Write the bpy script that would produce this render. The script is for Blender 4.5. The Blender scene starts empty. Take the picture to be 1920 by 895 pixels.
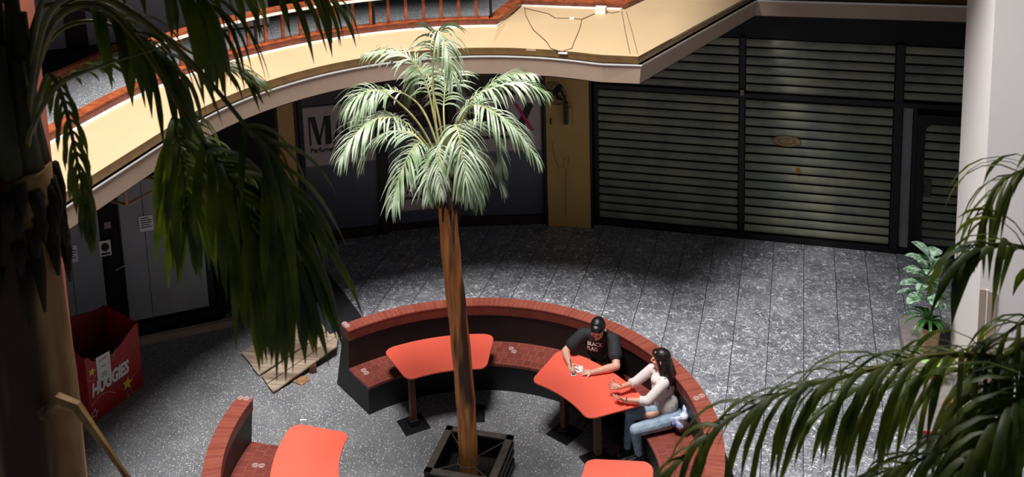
import bpy, bmesh, math, random
from mathutils import Vector, Matrix, Quaternion
from mathutils.bvhtree import BVHTree

PI = math.pi
random.seed(7)
scene = bpy.context.scene
COL = scene.collection

# ------------------------------------------------------------------ camera, world, light, exposure
cam_data = bpy.data.cameras.new('camera')
cam = bpy.data.objects.new('camera', cam_data)
COL.objects.link(cam)
CAM = Vector((3.5703, -10.1299, 8.8))
PITCH, ROLL, YAW = 0.178219, -0.029947, -0.275639
fw = Vector((math.sin(YAW)*math.cos(PITCH), math.cos(YAW)*math.cos(PITCH), -math.sin(PITCH)))
rt = Vector((math.cos(YAW), -math.sin(YAW), 0)); up = rt.cross(fw)
rt2 = rt*math.cos(ROLL)+up*math.sin(ROLL); up2 = -rt*math.sin(ROLL)+up*math.cos(ROLL)
M = Matrix((rt2, up2, -fw)).transposed().to_4x4(); M.translation = CAM
cam.matrix_world = M
cam_data.sensor_width = 36
cam_data.lens = 1965.47/1920*36
cam_data.shift_x = 0.00215
cam_data.shift_y = -0.3074
cam_data.clip_end = 200
cam_data.dof.use_dof = True
cam_data.dof.focus_distance = 12.0
cam_data.dof.aperture_fstop = 4.0
scene.camera = cam

world = bpy.data.worlds.new('world'); scene.world = world
world.use_nodes = True
bg = world.node_tree.nodes['Background']
bg.inputs[0].default_value = (0.80, 0.86, 1.0, 1)
bg.inputs[1].default_value = 0.115

def area_light(name, loc, size, power, color, target):
    l = bpy.data.lights.new(name, 'AREA'); l.shape = 'DISK'; l.size = size; l.energy = power; l.color = color
    o = bpy.data.objects.new(name, l); COL.objects.link(o); o.location = loc
    o.rotation_euler = (Vector(target)-Vector(loc)).to_track_quat('-Z', 'Y').to_euler()
    return o
area_light('skylight', (-0.7, -0.95, 15.0), 4.0, 3100, (1.0, 0.985, 0.96), (0.3, 0.3, 0))


scene.view_settings.view_transform = 'Standard'
scene.view_settings.look = 'None'
scene.view_settings.exposure = 0.0
scene.view_settings.gamma = 1.0
scene.view_settings.use_curve_mapping = False

# ------------------------------------------------------------------ materials
def srgb(r, g, b):
    f = lambda c: (c/255)/12.92 if c/255 <= 0.04045 else ((c/255+0.055)/1.055)**2.4
    return (f(r), f(g), f(b), 1)

def mat(name, col, rough=0.6, metal=0.0, noise=0.0, nscale=8.0, col2=None, bump=0.0, bscale=40.0, spec=0.5, stretch=None, trans=0.0):
    m = bpy.data.materials.new(name); m.use_nodes = True
    nt = m.node_tree; N = nt.nodes; L = nt.links
    b = N['Principled BSDF']
    b.inputs['Roughness'].default_value = rough; b.inputs['Metallic'].default_value = metal
    b.inputs['Specular IOR Level'].default_value = spec
    tc = N.new('ShaderNodeTexCoord'); mp = N.new('ShaderNodeMapping'); L.new(tc.outputs['Object'], mp.inputs[0])
    if stretch: mp.inputs['Scale'].default_value = stretch
    n = N.new('ShaderNodeTexNoise'); n.inputs['Scale'].default_value = nscale; n.inputs['Detail'].default_value = 6
    L.new(mp.outputs[0], n.inputs['Vector'])
    mx = N.new('ShaderNodeMix'); mx.data_type = 'RGBA'
    c2 = col2 or tuple(max(0, c*(1-noise)) for c in col[:3])+(1,)
    mx.inputs[6].default_value = col; mx.inputs[7].default_value = c2
    cr = N.new('ShaderNodeMapRange'); cr.inputs[1].default_value = 0.35; cr.inputs[2].default_value = 0.65
    L.new(n.outputs[0], cr.inputs[0]); L.new(cr.outputs[0], mx.inputs[0])
    L.new(mx.outputs[2], b.inputs['Base Color'])
    if bump:
        n2 = N.new('ShaderNodeTexNoise'); n2.inputs['Scale'].default_value = bscale; n2.inputs['Detail'].default_value = 4
        L.new(mp.outputs[0], n2.inputs['Vector'])
        bp = N.new('ShaderNodeBump'); bp.inputs['Strength'].default_value = bump; bp.inputs['Distance'].default_value = 0.01
        L.new(n2.outputs[0], bp.inputs['Height']); L.new(bp.outputs[0], b.inputs['Normal'])
    if trans:
        tr = N.new('ShaderNodeBsdfTranslucent'); ms = N.new('ShaderNodeMixShader'); ms.inputs[0].default_value = trans
        hs = N.new('ShaderNodeHueSaturation'); hs.inputs['Saturation'].default_value = 1.25; hs.inputs['Value'].default_value = 1.5
        L.new(mx.outputs[2], hs.inputs['Color']); L.new(hs.outputs[0], tr.inputs[0])
        L.new(b.outputs[0], ms.inputs[1]); L.new(tr.outputs[0], ms.inputs[2])
        L.new(ms.outputs[0], N['Material Output'].inputs[0])
    return m

def math_node(nt, op, a, b=None, c=None):
    n = nt.nodes.new('ShaderNodeMath'); n.operation = op
    for i, v in enumerate((a, b, c)):
        if v is None: continue
        if isinstance(v, (int, float)): n.inputs[i].default_value = v
        else: nt.links.new(v, n.inputs[i])
    return n.outputs[0]

def mixc(nt, f, a, b):
    n = nt.nodes.new('ShaderNodeMix'); n.data_type = 'RGBA'
    if isinstance(f, (int, float)): n.inputs[0].default_value = f
    else: nt.links.new(f, n.inputs[0])
    for i, v in ((6, a), (7, b)):
        if isinstance(v, tuple): n.inputs[i].default_value = v
        else: nt.links.new(v, n.inputs[i])
    return n.outputs[2]

def new_mat(name, rough=0.5, spec=0.5):
    m = bpy.data.materials.new(name); m.use_nodes = True
    b = m.node_tree.nodes['Principled BSDF']; b.inputs['Roughness'].default_value = rough
    b.inputs['Specular IOR Level'].default_value = spec
    tc = m.node_tree.nodes.new('ShaderNodeTexCoord')
    return m, m.node_tree, b, tc.outputs['Object']

def ramp(nt, v, lo, hi, a=0.0, b=1.0):
    n = nt.nodes.new('ShaderNodeMapRange'); n.inputs[1].default_value = lo; n.inputs[2].default_value = hi
    n.inputs[3].default_value = a; n.inputs[4].default_value = b
    nt.links.new(v, n.inputs[0]); return n.outputs[0]

def noise(nt, vec, scale, detail=4, dist=0.0, rough=0.5):
    n = nt.nodes.new('ShaderNodeTexNoise'); n.inputs['Scale'].default_value = scale; n.inputs['Detail'].default_value = detail
    n.inputs['Distortion'].default_value = dist; n.inputs['Roughness'].default_value = rough
    if vec is not None: nt.links.new(vec, n.inputs['Vector'])
    return n.outputs[0]

def terrazzo():
    m, nt, b, co = new_mat('terrazzo', 0.45)
    col = mixc(nt, ramp(nt, noise(nt, co, 1.6, 3), .3, .7), srgb(114, 114, 117), srgb(140, 140, 143))
    for sc, th, c, s in ((52, .30, srgb(200, 200, 204), 1.0), (30, .22, srgb(236, 236, 236), 1.0), (75, .26, srgb(40, 40, 45), 1.0)):
        v = nt.nodes.new('ShaderNodeTexVoronoi'); v.inputs['Scale'].default_value = sc
        nt.links.new(co, v.inputs['Vector'])
        f = math_node(nt, 'LESS_THAN', v.outputs['Distance'], th)
        sep = nt.nodes.new('ShaderNodeSeparateColor'); nt.links.new(v.outputs['Color'], sep.inputs[0])
        f = math_node(nt, 'MULTIPLY', f, math_node(nt, 'GREATER_THAN', sep.outputs[0], .45))
        col = mixc(nt, f, col, c)
    nt.links.new(col, b.inputs['Base Color'])
    return m

def marble():
    m, nt, b, co = new_mat('grey_veined_marble', 0.30)
    sep = nt.nodes.new('ShaderNodeSeparateXYZ'); nt.links.new(co, sep.inputs[0])
    x, y = sep.outputs[0], sep.outputs[1]
    tx = math_node(nt, 'DIVIDE', math_node(nt, 'ADD', x, 0.755), 0.4972)
    ty = math_node(nt, 'DIVIDE', math_node(nt, 'ADD', y, 0.11), 0.4972)
    fx = math_node(nt, 'FRACT', tx); ty2 = math_node(nt, 'ADD', ty, math_node(nt, 'MULTIPLY', math_node(nt, 'FLOOR', tx), 0.37))
    fy = math_node(nt, 'FRACT', ty2)
    seam = math_node(nt, 'MAXIMUM', math_node(nt, 'GREATER_THAN', math_node(nt, 'ABSOLUTE', math_node(nt, 'SUBTRACT', fx, .5)), .490),
                     math_node(nt, 'MULTIPLY', .45, math_node(nt, 'GREATER_THAN', math_node(nt, 'ABSOLUTE', math_node(nt, 'SUBTRACT', fy, .5)), .492)))
    # every slab of stone has its own shade and its own vein pattern
    cmb = nt.nodes.new('ShaderNodeCombineXYZ')
    nt.links.new(math_node(nt, 'FLOOR', tx), cmb.inputs[0]); nt.links.new(math_node(nt, 'FLOOR', ty2), cmb.inputs[1])
    wn = nt.nodes.new('ShaderNodeTexWhiteNoise'); nt.links.new(cmb.outputs[0], wn.inputs['Vector'])
    off = nt.nodes.new('ShaderNodeVectorMath'); off.operation = 'SCALE'; nt.links.new(wn.outputs['Color'], off.inputs[0]); off.inputs[3].default_value = 9
    vec = nt.nodes.new('ShaderNodeVectorMath'); vec.operation = 'ADD'; nt.links.new(co, vec.inputs[0]); nt.links.new(off.outputs[0], vec.inputs[1])
    col = mixc(nt, ramp(nt, noise(nt, vec.outputs[0], 3.0, 5), .3, .7), srgb(114, 116, 124), srgb(158, 159, 168))
    col = mixc(nt, ramp(nt, wn.outputs[0], 0, 1, 0, .35), col, srgb(70, 70, 78))
    for sc, wdt, dist, k in ((4.2, .016, 1.6, .95), (6.4, .020, 1.5, .95), (9.3, .024, 1.2, .9), (13.7, .028, .9, .85)):
        o2 = nt.nodes.new('ShaderNodeVectorMath'); o2.operation = 'ADD'; nt.links.new(vec.outputs[0], o2.inputs[0]); o2.inputs[1].default_value = (sc*3.1, sc*1.7, sc)
        n = noise(nt, o2.outputs[0], sc, 0, dist, .5)
        r = math_node(nt, 'ABSOLUTE', math_node(nt, 'SUBTRACT', n, .5))
        v = math_node(nt, 'MULTIPLY', ramp(nt, r, wdt, wdt*.3), ramp(nt, noise(nt, o2.outputs[0], 11, 3), .45, .54))
        col = mixc(nt, math_node(nt, 'MULTIPLY', v, k), col, srgb(242, 242, 242))
    col = mixc(nt, seam, col, srgb(45, 42, 40))
    nt.links.new(col, b.inputs['Base Color'])
    nt.links.new(ramp(nt, noise(nt, co, 5, 3), .3, .7, .28, .5), b.inputs['Roughness'])
    return m

def brick(name, c1, c2, mortar, nang, rad_rows):
    """brick courses laid around the centre of the round seat"""
    m, nt, b, co = new_mat(name, 0.42)
    sep = nt.nodes.new('ShaderNodeSeparateXYZ'); nt.links.new(co, sep.inputs[0])
    x, y = sep.outputs[0], sep.outputs[1]
    ang = math_node(nt, 'ARCTAN2', y, x)
    r = math_node(nt, 'SQRT', math_node(nt, 'ADD', math_node(nt, 'MULTIPLY', x, x), math_node(nt, 'MULTIPLY', y, y)))
    row = math_node(nt, 'MULTIPLY', r, rad_rows); ra = math_node(nt, 'FLOOR', row)
    a = math_node(nt, 'ADD', math_node(nt, 'MULTIPLY', ang, nang), math_node(nt, 'MULTIPLY', ra, .5))
    fa = math_node(nt, 'ABSOLUTE', math_node(nt, 'SUBTRACT', math_node(nt, 'FRACT', a), .5))
    fr = math_node(nt, 'ABSOLUTE', math_node(nt, 'SUBTRACT', math_node(nt, 'FRACT', row), .5))
    seam = math_node(nt, 'GREATER_THAN', fa, .46)
    if rad_rows > 1: seam = math_node(nt, 'MAXIMUM', seam, math_node(nt, 'GREATER_THAN', fr, .47))
    cmb = nt.nodes.new('ShaderNodeCombineXYZ'); nt.links.new(math_node(nt, 'FLOOR', a), cmb.inputs[0]); nt.links.new(ra, cmb.inputs[1])
    wn = nt.nodes.new('ShaderNodeTexWhiteNoise'); nt.links.new(cmb.outputs[0], wn.inputs['Vector'])
    f = math_node(nt, 'ADD', math_node(nt, 'MULTIPLY', wn.outputs[0], .6), math_node(nt, 'MULTIPLY', noise(nt, co, 9, 5), .4))
    col = mixc(nt, f, c1, c2)
    col = mixc(nt, math_node(nt, 'MULTIPLY', seam, ramp(nt, noise(nt, co, 4, 3), .35, .6, .2, .9)), col, mortar)
    nt.links.new(col, b.inputs['Base Color'])
    return m

def wood(name, c1, c2, scale=14, stretch=(1, 1, .08), rough=.45, c3=None):
    m, nt, b, co = new_mat(name, rough)
    mp = nt.nodes.new('ShaderNodeMapping'); mp.inputs['Scale'].default_value = stretch; nt.links.new(co, mp.inputs[0])
    n = noise(nt, mp.outputs[0], scale, 6, .6)
    col = mixc(nt, ramp(nt, n, .35, .65), c1, c2)
    if c3: col = mixc(nt, ramp(nt, noise(nt, mp.outputs[0], scale*.35, 3, .3), .52, .62), col, c3)
    nt.links.new(col, b.inputs['Base Color'])
    bp = nt.nodes.new('ShaderNodeBump'); bp.inputs['Strength'].default_value = .5; bp.inputs['Distance'].default_value = .01
    nt.links.new(n, bp.inputs['Height']); nt.links.new(bp.outputs[0], b.inputs['Normal'])
    return m

M_ = {}
M_['terrazzo'] = terrazzo(); M_['marble'] = marble()
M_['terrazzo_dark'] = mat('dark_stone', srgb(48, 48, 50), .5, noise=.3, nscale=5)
M_['pit'] = mat('flat_black', srgb(14, 14, 15), .8, noise=.3)
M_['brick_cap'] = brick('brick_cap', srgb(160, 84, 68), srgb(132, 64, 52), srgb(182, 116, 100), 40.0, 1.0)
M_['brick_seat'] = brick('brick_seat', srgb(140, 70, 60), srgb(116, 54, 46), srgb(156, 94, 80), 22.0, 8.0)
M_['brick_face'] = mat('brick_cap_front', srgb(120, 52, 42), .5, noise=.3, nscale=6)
M_['black_paint'] = mat('black_painted_wall', srgb(28, 27, 28), .55, noise=.25, nscale=3, bump=.1)
M_['medal'] = mat('pale_medallion', srgb(205, 170, 165), .6, noise=.2, nscale=60)
M_['red_lam'] = mat('orange_red_laminate', srgb(255, 108, 86), .45, noise=.06, nscale=2.0)
M_['leg_wood'] = wood('brown_leg_wood', srgb(104, 56, 30), srgb(76, 38, 20))
M_['black_metal'] = mat('black_metal', srgb(20, 20, 21), .5, noise=.2)
M_['planter'] = mat('dark_planter_steel', srgb(46, 41, 38), .5, noise=.25, nscale=7)
M_['planter_rim'] = mat('worn_planter_rim', srgb(92, 82, 76), .5, noise=.35, nscale=12)
M_['soil'] = mat('dark_soil', srgb(22, 18, 16), .95, noise=.5, nscale=30, bump=.6)
M_['trunk'] = wood('palm_trunk', srgb(226, 152, 78), srgb(186, 112, 50), 16, (1, 1, .10), .6, srgb(78, 44, 24))
M_['trunk_near'] = wood('palm_trunk_near', srgb(206, 160, 100), srgb(150, 104, 58), 9, (1, 1, .12), .7, srgb(70, 44, 26))
M_['fibre'] = mat('palm_fibre', srgb(46, 30, 20), .95, noise=.5, nscale=20, bump=.6, stretch=(1, 1, .2))
M_['frost_leaf'] = mat('pale_palm_leaf', srgb(188, 198, 176), .6, nscale=4, col2=srgb(112, 136, 92), trans=.10)
M_['green_leaf'] = mat('green_palm_leaf', srgb(104, 114, 38), .5, nscale=6, col2=srgb(50, 68, 24), trans=.36)
M_['frost_stem'] = mat('pale_palm_stem', srgb(176, 168, 110), .5, noise=.3)
M_['green_stem'] = mat('green_palm_stem', srgb(120, 112, 36), .45, nscale=9, col2=srgb(60, 62, 22))
M_['cream'] = mat('cream_paint', srgb(194, 166, 128), .6, noise=.05, nscale=1.5)
M_['taupe'] = mat('taupe_paint', srgb(190, 164, 144), .6, noise=.08, nscale=3)
M_['groove'] = mat('brown_groove', srgb(112, 82, 42), .6, noise=.3, nscale=6)
M_['white_edge'] = mat('white_edge', srgb(238, 236, 232), .4, noise=.1, nscale=9)
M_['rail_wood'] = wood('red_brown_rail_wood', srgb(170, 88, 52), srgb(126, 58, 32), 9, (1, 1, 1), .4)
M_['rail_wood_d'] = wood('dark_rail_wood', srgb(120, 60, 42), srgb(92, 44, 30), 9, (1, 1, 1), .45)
M_['yellow'] = mat('ochre_paint', srgb(214, 172, 98), .65, noise=.08, nscale=2)
M_['sign_white'] = mat('sign_panel', srgb(205, 186, 182), .5, noise=.06, nscale=2)
M_['shop_grey'] = mat('grey_shop_glass', srgb(96, 96, 108), .3, noise=.12, nscale=1.5)
M_['shop_dark'] = mat('dark_shop_glass', srgb(44, 42, 46), .25, noise=.2, nscale=2)
M_['frame_brown'] = mat('dark_brown_frame', srgb(46, 26, 20), .5, noise=.3)
M_['frame_black'] = mat('black_frame', srgb(16, 15, 15), .5, noise=.2)
M_['ink'] = mat('black_ink', srgb(18, 18, 22), .5)
M_['pink'] = mat('pink_letter', srgb(205, 40, 110), .5)
M_['letter_grey'] = mat('pale_letter', srgb(150, 128, 128), .5)
M_['slat'] = mat('grey_green_slat', srgb(152, 152, 130), .5, nscale=2.5, col2=srgb(120, 126, 118))
M_['rust'] = mat('brown_stain', srgb(128, 92, 48), .6, noise=.4, nscale=25)
M_['column_white'] = mat('white_plaster', srgb(247, 240, 237), .6, noise=.04, nscale=1.2)
M_['tan'] = mat('tan_paint', srgb(178, 156, 138), .6, noise=.05)
M_['pinkcol'] = mat('terracotta_paint', srgb(176, 98, 76), .65, noise=.15, nscale=4)
M_['panel_grey'] = mat('grey_shop_panel', srgb(158, 158, 160), .6, noise=.15, nscale=2)
M_['paper'] = mat('white_paper', srgb(236, 232, 230), .6, noise=.03)
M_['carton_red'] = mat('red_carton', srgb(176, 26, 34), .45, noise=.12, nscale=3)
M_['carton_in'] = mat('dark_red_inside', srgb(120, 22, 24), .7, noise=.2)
M_['carton_edge'] = mat('brown_carton_edge', srgb(130, 96, 74), .8)
M_['star'] = mat('yellow_star', srgb(236, 206, 60), .5)
M_['plank'] = wood('pale_ramp_plank', srgb(188, 168, 148), srgb(150, 128, 108), 10, (.15, 1.6, 1), .75, srgb(120, 98, 82))
M_['pale_wood'] = wood('pale_block', srgb(176, 138, 104), srgb(140, 104, 76), 12)
M_['duct_tape'] = mat('dark_tape', srgb(52, 58, 66), .35, noise=.4, nscale=40)
M_['skin'] = mat('skin', srgb(226, 172, 150), .5, noise=.08, nscale=12)
M_['skin_f'] = mat('skin_light', srgb(228, 166, 142), .5, noise=.08, nscale=12)
M_['hair_m'] = mat('black_hair', srgb(26, 25, 28), .4, noise=.5, nscale=40, bump=.5)
M_['hair_f'] = mat('dark_brown_hair', srgb(40, 30, 28), .35, noise=.5, nscale=30, bump=.4, stretch=(1, 1, .2))
M_['tee'] = mat('black_tee', srgb(34, 36, 42), .8, noise=.2, nscale=9, bump=.3, bscale=20)
M_['trousers'] = mat('black_trousers', srgb(24, 24, 28), .8, noise=.2)
M_['blouse'] = mat('white_blouse', srgb(226, 216, 212), .8, noise=.05, nscale=9, bump=.5, bscale=18)
M_['jeans'] = mat('pale_blue_jeans', srgb(166, 186, 202), .8, nscale=10, col2=srgb(124, 148, 170), bump=.4, bscale=30)
M_['boot'] = mat('black_boot', srgb(18, 18, 20), .5)
M_['tan_shoe'] = mat('tan_shoe', srgb(140, 108, 78), .6, noise=.2)
M_['eye'] = mat('dark_eye', srgb(24, 18, 16), .2)
M_['lip'] = mat('lip', srgb(178, 96, 88), .5)
M_['bag_blue'] = mat('blue_white_cloth', srgb(40, 62, 150), .35, nscale=16, col2=srgb(226, 232, 245))
M_['bag_brown'] = mat('brown_bag', srgb(84, 62, 58), .6, noise=.3, nscale=20)
M_['silver'] = mat('brushed_metal', srgb(170, 172, 178), .35, metal=.7, noise=.2)
M_['orange_grip'] = mat('orange_grip', srgb(240, 150, 84), .5)
M_['pot_tan'] = mat('tan_pot', srgb(184, 150, 112), .6, noise=.15)
M_['pot_red'] = mat('red_pot', srgb(168, 40, 48), .5)
M_['dief_leaf'] = mat('variegated_leaf', srgb(196, 216, 200), .45, nscale=22, col2=srgb(52, 112, 62), trans=.15)
M_['lime_leaf'] = mat('lime_leaf', srgb(186, 226, 150), .45, noise=.1, trans=.15)
M_['spider_leaf'] = mat('long_green_leaf', srgb(80, 132, 62), .45, nscale=14, col2=srgb(40, 84, 44), trans=.15)
M_['stem_green'] = mat('green_stem', srgb(86, 130, 60), .5)
M_['ledge'] = mat('grey_concrete', srgb(150, 142, 140), .8, noise=.2, nscale=9, bump=.2)
M_['fan_grey'] = mat('dark_fan', srgb(58, 56, 58), .5, noise=.2)
M_['plastic_white'] = mat('white_plastic', srgb(232, 228, 222), .4)
M_['cable'] = mat('brown_cable', srgb(112, 84, 62), .6)
M_['upper_wall'] = mat('grey_upper_wall', srgb(150, 150, 155), .6, noise=.1)
M_['soffit'] = mat('dark_soffit', srgb(58, 52, 46), .8, noise=.2, nscale=3)
M_['dark_header'] = mat('black_header', srgb(12, 12, 13), .7, noise=.2)
M_['pen'] = mat('black_pen', srgb(15, 15, 18), .4)
M_['red_metal'] = mat('red_box', srgb(190, 28, 28), .4, noise=.1)

# ------------------------------------------------------------------ helpers
class MB:
    """collects shapes and links them as ONE mesh object"""
    def __init__(s): s.bm = bmesh.new()
    def box(s, c, size, rz=0.0, rot=None):
        sx, sy, sz = [v/2 for v in size]
        R = rot if rot is not None else Matrix.Rotation(rz, 3, 'Z')
        vs = [s.bm.verts.new(Vector(c)+R @ Vector((x*sx, y*sy, z*sz))) for z in (-1, 1) for y in (-1, 1) for x in (-1, 1)]
        for f in ((0, 2, 3, 1), (4, 5, 7, 6), (0, 1, 5, 4), (2, 6, 7, 3), (0, 4, 6, 2), (1, 3, 7, 5)):
            s.bm.faces.new([vs[i] for i in f])
        return s
    def prism(s, pts, z0, z1):
        """pts: ccw (x, y); z0, z1 numbers"""
        a = [s.bm.verts.new((p[0], p[1], z0)) for p in pts]; b = [s.bm.verts.new((p[0], p[1], z1)) for p in pts]
        n = len(pts)
        s.bm.faces.new(list(reversed(a))); s.bm.faces.new(b)
        for i in range(n): s.bm.faces.new((a[i], a[(i+1) % n], b[(i+1) % n], b[i]))
        return s
    def poly(s, pts):
        s.bm.faces.new([s.bm.verts.new(p) for p in pts]); return s
    def extr(s, pts, d):
        """closed 3D outline pushed along vector d"""
        d = Vector(d); a = [s.bm.verts.new(p) for p in pts]; b = [s.bm.verts.new(Vector(p)+d) for p in pts]; n = len(pts)
        s.bm.faces.new(a); s.bm.faces.new(list(reversed(b)))
        for i in range(n): s.bm.faces.new((a[(i+1) % n], a[i], b[i], b[(i+1) % n]))
        return s
    def tube(s, pts, r, n=8, caps=True, flat=None):
        pts = [Vector(p) for p in pts]; m = len(pts)
        rr = r if isinstance(r, (list, tuple)) else [r]*m
        rings = []; prev = None
        for i, p in enumerate(pts):
            t = (pts[min(i+1, m-1)]-pts[max(i-1, 0)])
            if t.length < 1e-9: t = Vector((0, 0, 1))
            t.normalize()
            if prev is None:
                u = t.cross(Vector((0, 0, 1)))
                if u.length < .1: u = t.cross(Vector((1, 0, 0)))
            else: u = prev-t*prev.dot(t)
            u.normalize(); prev = u; v = t.cross(u)
            rings.append([s.bm.verts.new(p+(u*math.cos(2*PI*k/n)+v*math.sin(2*PI*k/n))*rr[i]) for k in range(n)])
        for i in range(m-1):
            for k in range(n): s.bm.faces.new((rings[i][k], rings[i][(k+1) % n], rings[i+1][(k+1) % n], rings[i+1][k]))
        if caps: s.bm.faces.new(list(reversed(rings[0]))); s.bm.faces.new(rings[-1])
        return s
    def lathe(s, prof, c=(0, 0, 0), n=24, close=True):
        rings = []
        for r, z in prof: rings.append([s.bm.verts.new((c[0]+max(r, 1e-4)*math.cos(2*PI*k/n), c[1]+max(r, 1e-4)*math.sin(2*PI*k/n), c[2]+z)) for k in range(n)])
        for i in range(len(prof)-1):
            for k in range(n): s.bm.faces.new((rings[i][k], rings[i][(k+1) % n], rings[i+1][(k+1) % n], rings[i+1][k]))
        if close: s.bm.faces.new(list(reversed(rings[0]))); s.bm.faces.new(rings[-1])
        return s
    def ell(s, c, r, rot=None, n=14, m=10):
        R = rot if rot is not None else Matrix.Identity(3); c = Vector(c)
        rings = []
        for i in range(1, m):
            a = PI*i/m
            rings.append([s.bm.verts.new(c+R @ Vector((r[0]*math.sin(a)*math.cos(2*PI*k/n), r[1]*math.sin(a)*math.sin(2*PI*k/n), r[2]*math.cos(a)))) for k in range(n)])
        t = s.bm.verts.new(c+R @ Vector((0, 0, r[2]))); b = s.bm.verts.new(c-R @ Vector((0, 0, r[2])))
        for k in range(n):
            s.bm.faces.new((t, rings[0][k], rings[0][(k+1) % n])); s.bm.faces.new((b, rings[-1][(k+1) % n], rings[-1][k]))
        for i in range(len(rings)-1):
            for k in range(n): s.bm.faces.new((rings[i][k], rings[i+1][k], rings[i+1][(k+1) % n], rings[i][(k+1) % n]))
        return s
    def cap(s, a, b, ra, rb, n=12):
        """tapered limb with round ends"""
        a = Vector(a); b = Vector(b)
        s.tube([a, b], [ra, rb], n); s.ell(a, (ra, ra, ra), n=n, m=8); s.ell(b, (rb, rb, rb), n=n, m=8); return s
    def sector(s, r0, r1, a0, a1, z0, z1, n=48):
        """ring sector; each of r0, r1 may be (at z0, at z1); angles in degrees"""
        f = lambda v: v if isinstance(v, tuple) else (v, v)
        r0, r1 = f(r0), f(r1); cs = []
        for i in range(n+1):
            a = math.radians(a0+(a1-a0)*i/n); c, sn = math.cos(a), math.sin(a)
            cs.append([s.bm.verts.new((r*c, r*sn, z)) for r, z in ((r0[0], z0), (r1[0], z0), (r1[1], z1), (r0[1], z1))])
        for i in range(n):
            for k in range(4): s.bm.faces.new((cs[i][k], cs[i][(k+1) % 4], cs[i+1][(k+1) % 4], cs[i+1][k]))
        s.bm.faces.new(list(reversed(cs[0]))); s.bm.faces.new(cs[-1]); return s
    def build(s, name, m, parent=None, smooth=False, bevel=0.0, fix=True):
        if fix: bmesh.ops.recalc_face_normals(s.bm, faces=s.bm.faces)
        me = bpy.data.meshes.new(name); s.bm.to_mesh(me); s.bm.free()
        me.materials.append(M_[m] if isinstance(m, str) else m)
        if smooth:
            for p in me.polygons: p.use_smooth = True
        o = bpy.data.objects.new(name, me); COL.objects.link(o)
        if parent is not None: o.parent = parent
        if bevel:
            b = o.modifiers.new('bevel', 'BEVEL'); b.width = bevel; b.segments = 2; b.limit_method = 'ANGLE'
        return o

def tag(o, label=None, cat=None, group=None, kind=None):
    if label: o['label'] = label
    if cat: o['category'] = cat
    if group: o['group'] = group
    if kind: o['kind'] = kind
    return o
def thing(name, label, cat, group=None):
    o = bpy.data.objects.new(name, None); COL.objects.link(o); o.empty_display_size = .1
    return tag(o, label, cat, group)
def settle(o, loc):
    """put a thing's origin at its base and keep its parts where they stand"""
    loc = Vector(loc); o.location = loc
    for c in o.children: c.location = Vector(c.location)-loc
    return o
def struct(mb, name, m, **k): return tag(mb.build(name, m, **k), kind='structure')
def pol(r, a, z=0.0): return Vector((r*math.cos(math.radians(a)), r*math.sin(math.radians(a)), z))

def text_mesh(txt, size, m, name, origin, xdir, ydir, parent=None, depth=.003, bold=0.0, sx=1.0, align='LEFT', shear=0.0):
    cu = bpy.data.curves.new(name, 'FONT'); cu.body = txt; cu.size = size; cu.extrude = depth; cu.offset = bold; cu.align_x = align
    cu.shear = shear; cu.resolution_u = 3
    t = bpy.data.objects.new(name+'_tmp', cu); COL.objects.link(t)
    dg = bpy.context.evaluated_depsgraph_get(); me = bpy.data.meshes.new_from_object(t.evaluated_get(dg))
    bpy.data.objects.remove(t)
    X = Vector(xdir).normalized(); Y = Vector(ydir); Y = (Y-X*Y.dot(X)).normalized(); Z = X.cross(Y)
    for v in me.vertices: v.co = Vector(origin)+X*v.co.x*sx+Y*v.co.y+Z*v.co.z
    me.materials.clear(); me.materials.append(M_[m])
    o = bpy.data.objects.new(name, me); COL.objects.link(o)
    if parent is not None: o.parent = parent
    return o
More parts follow.
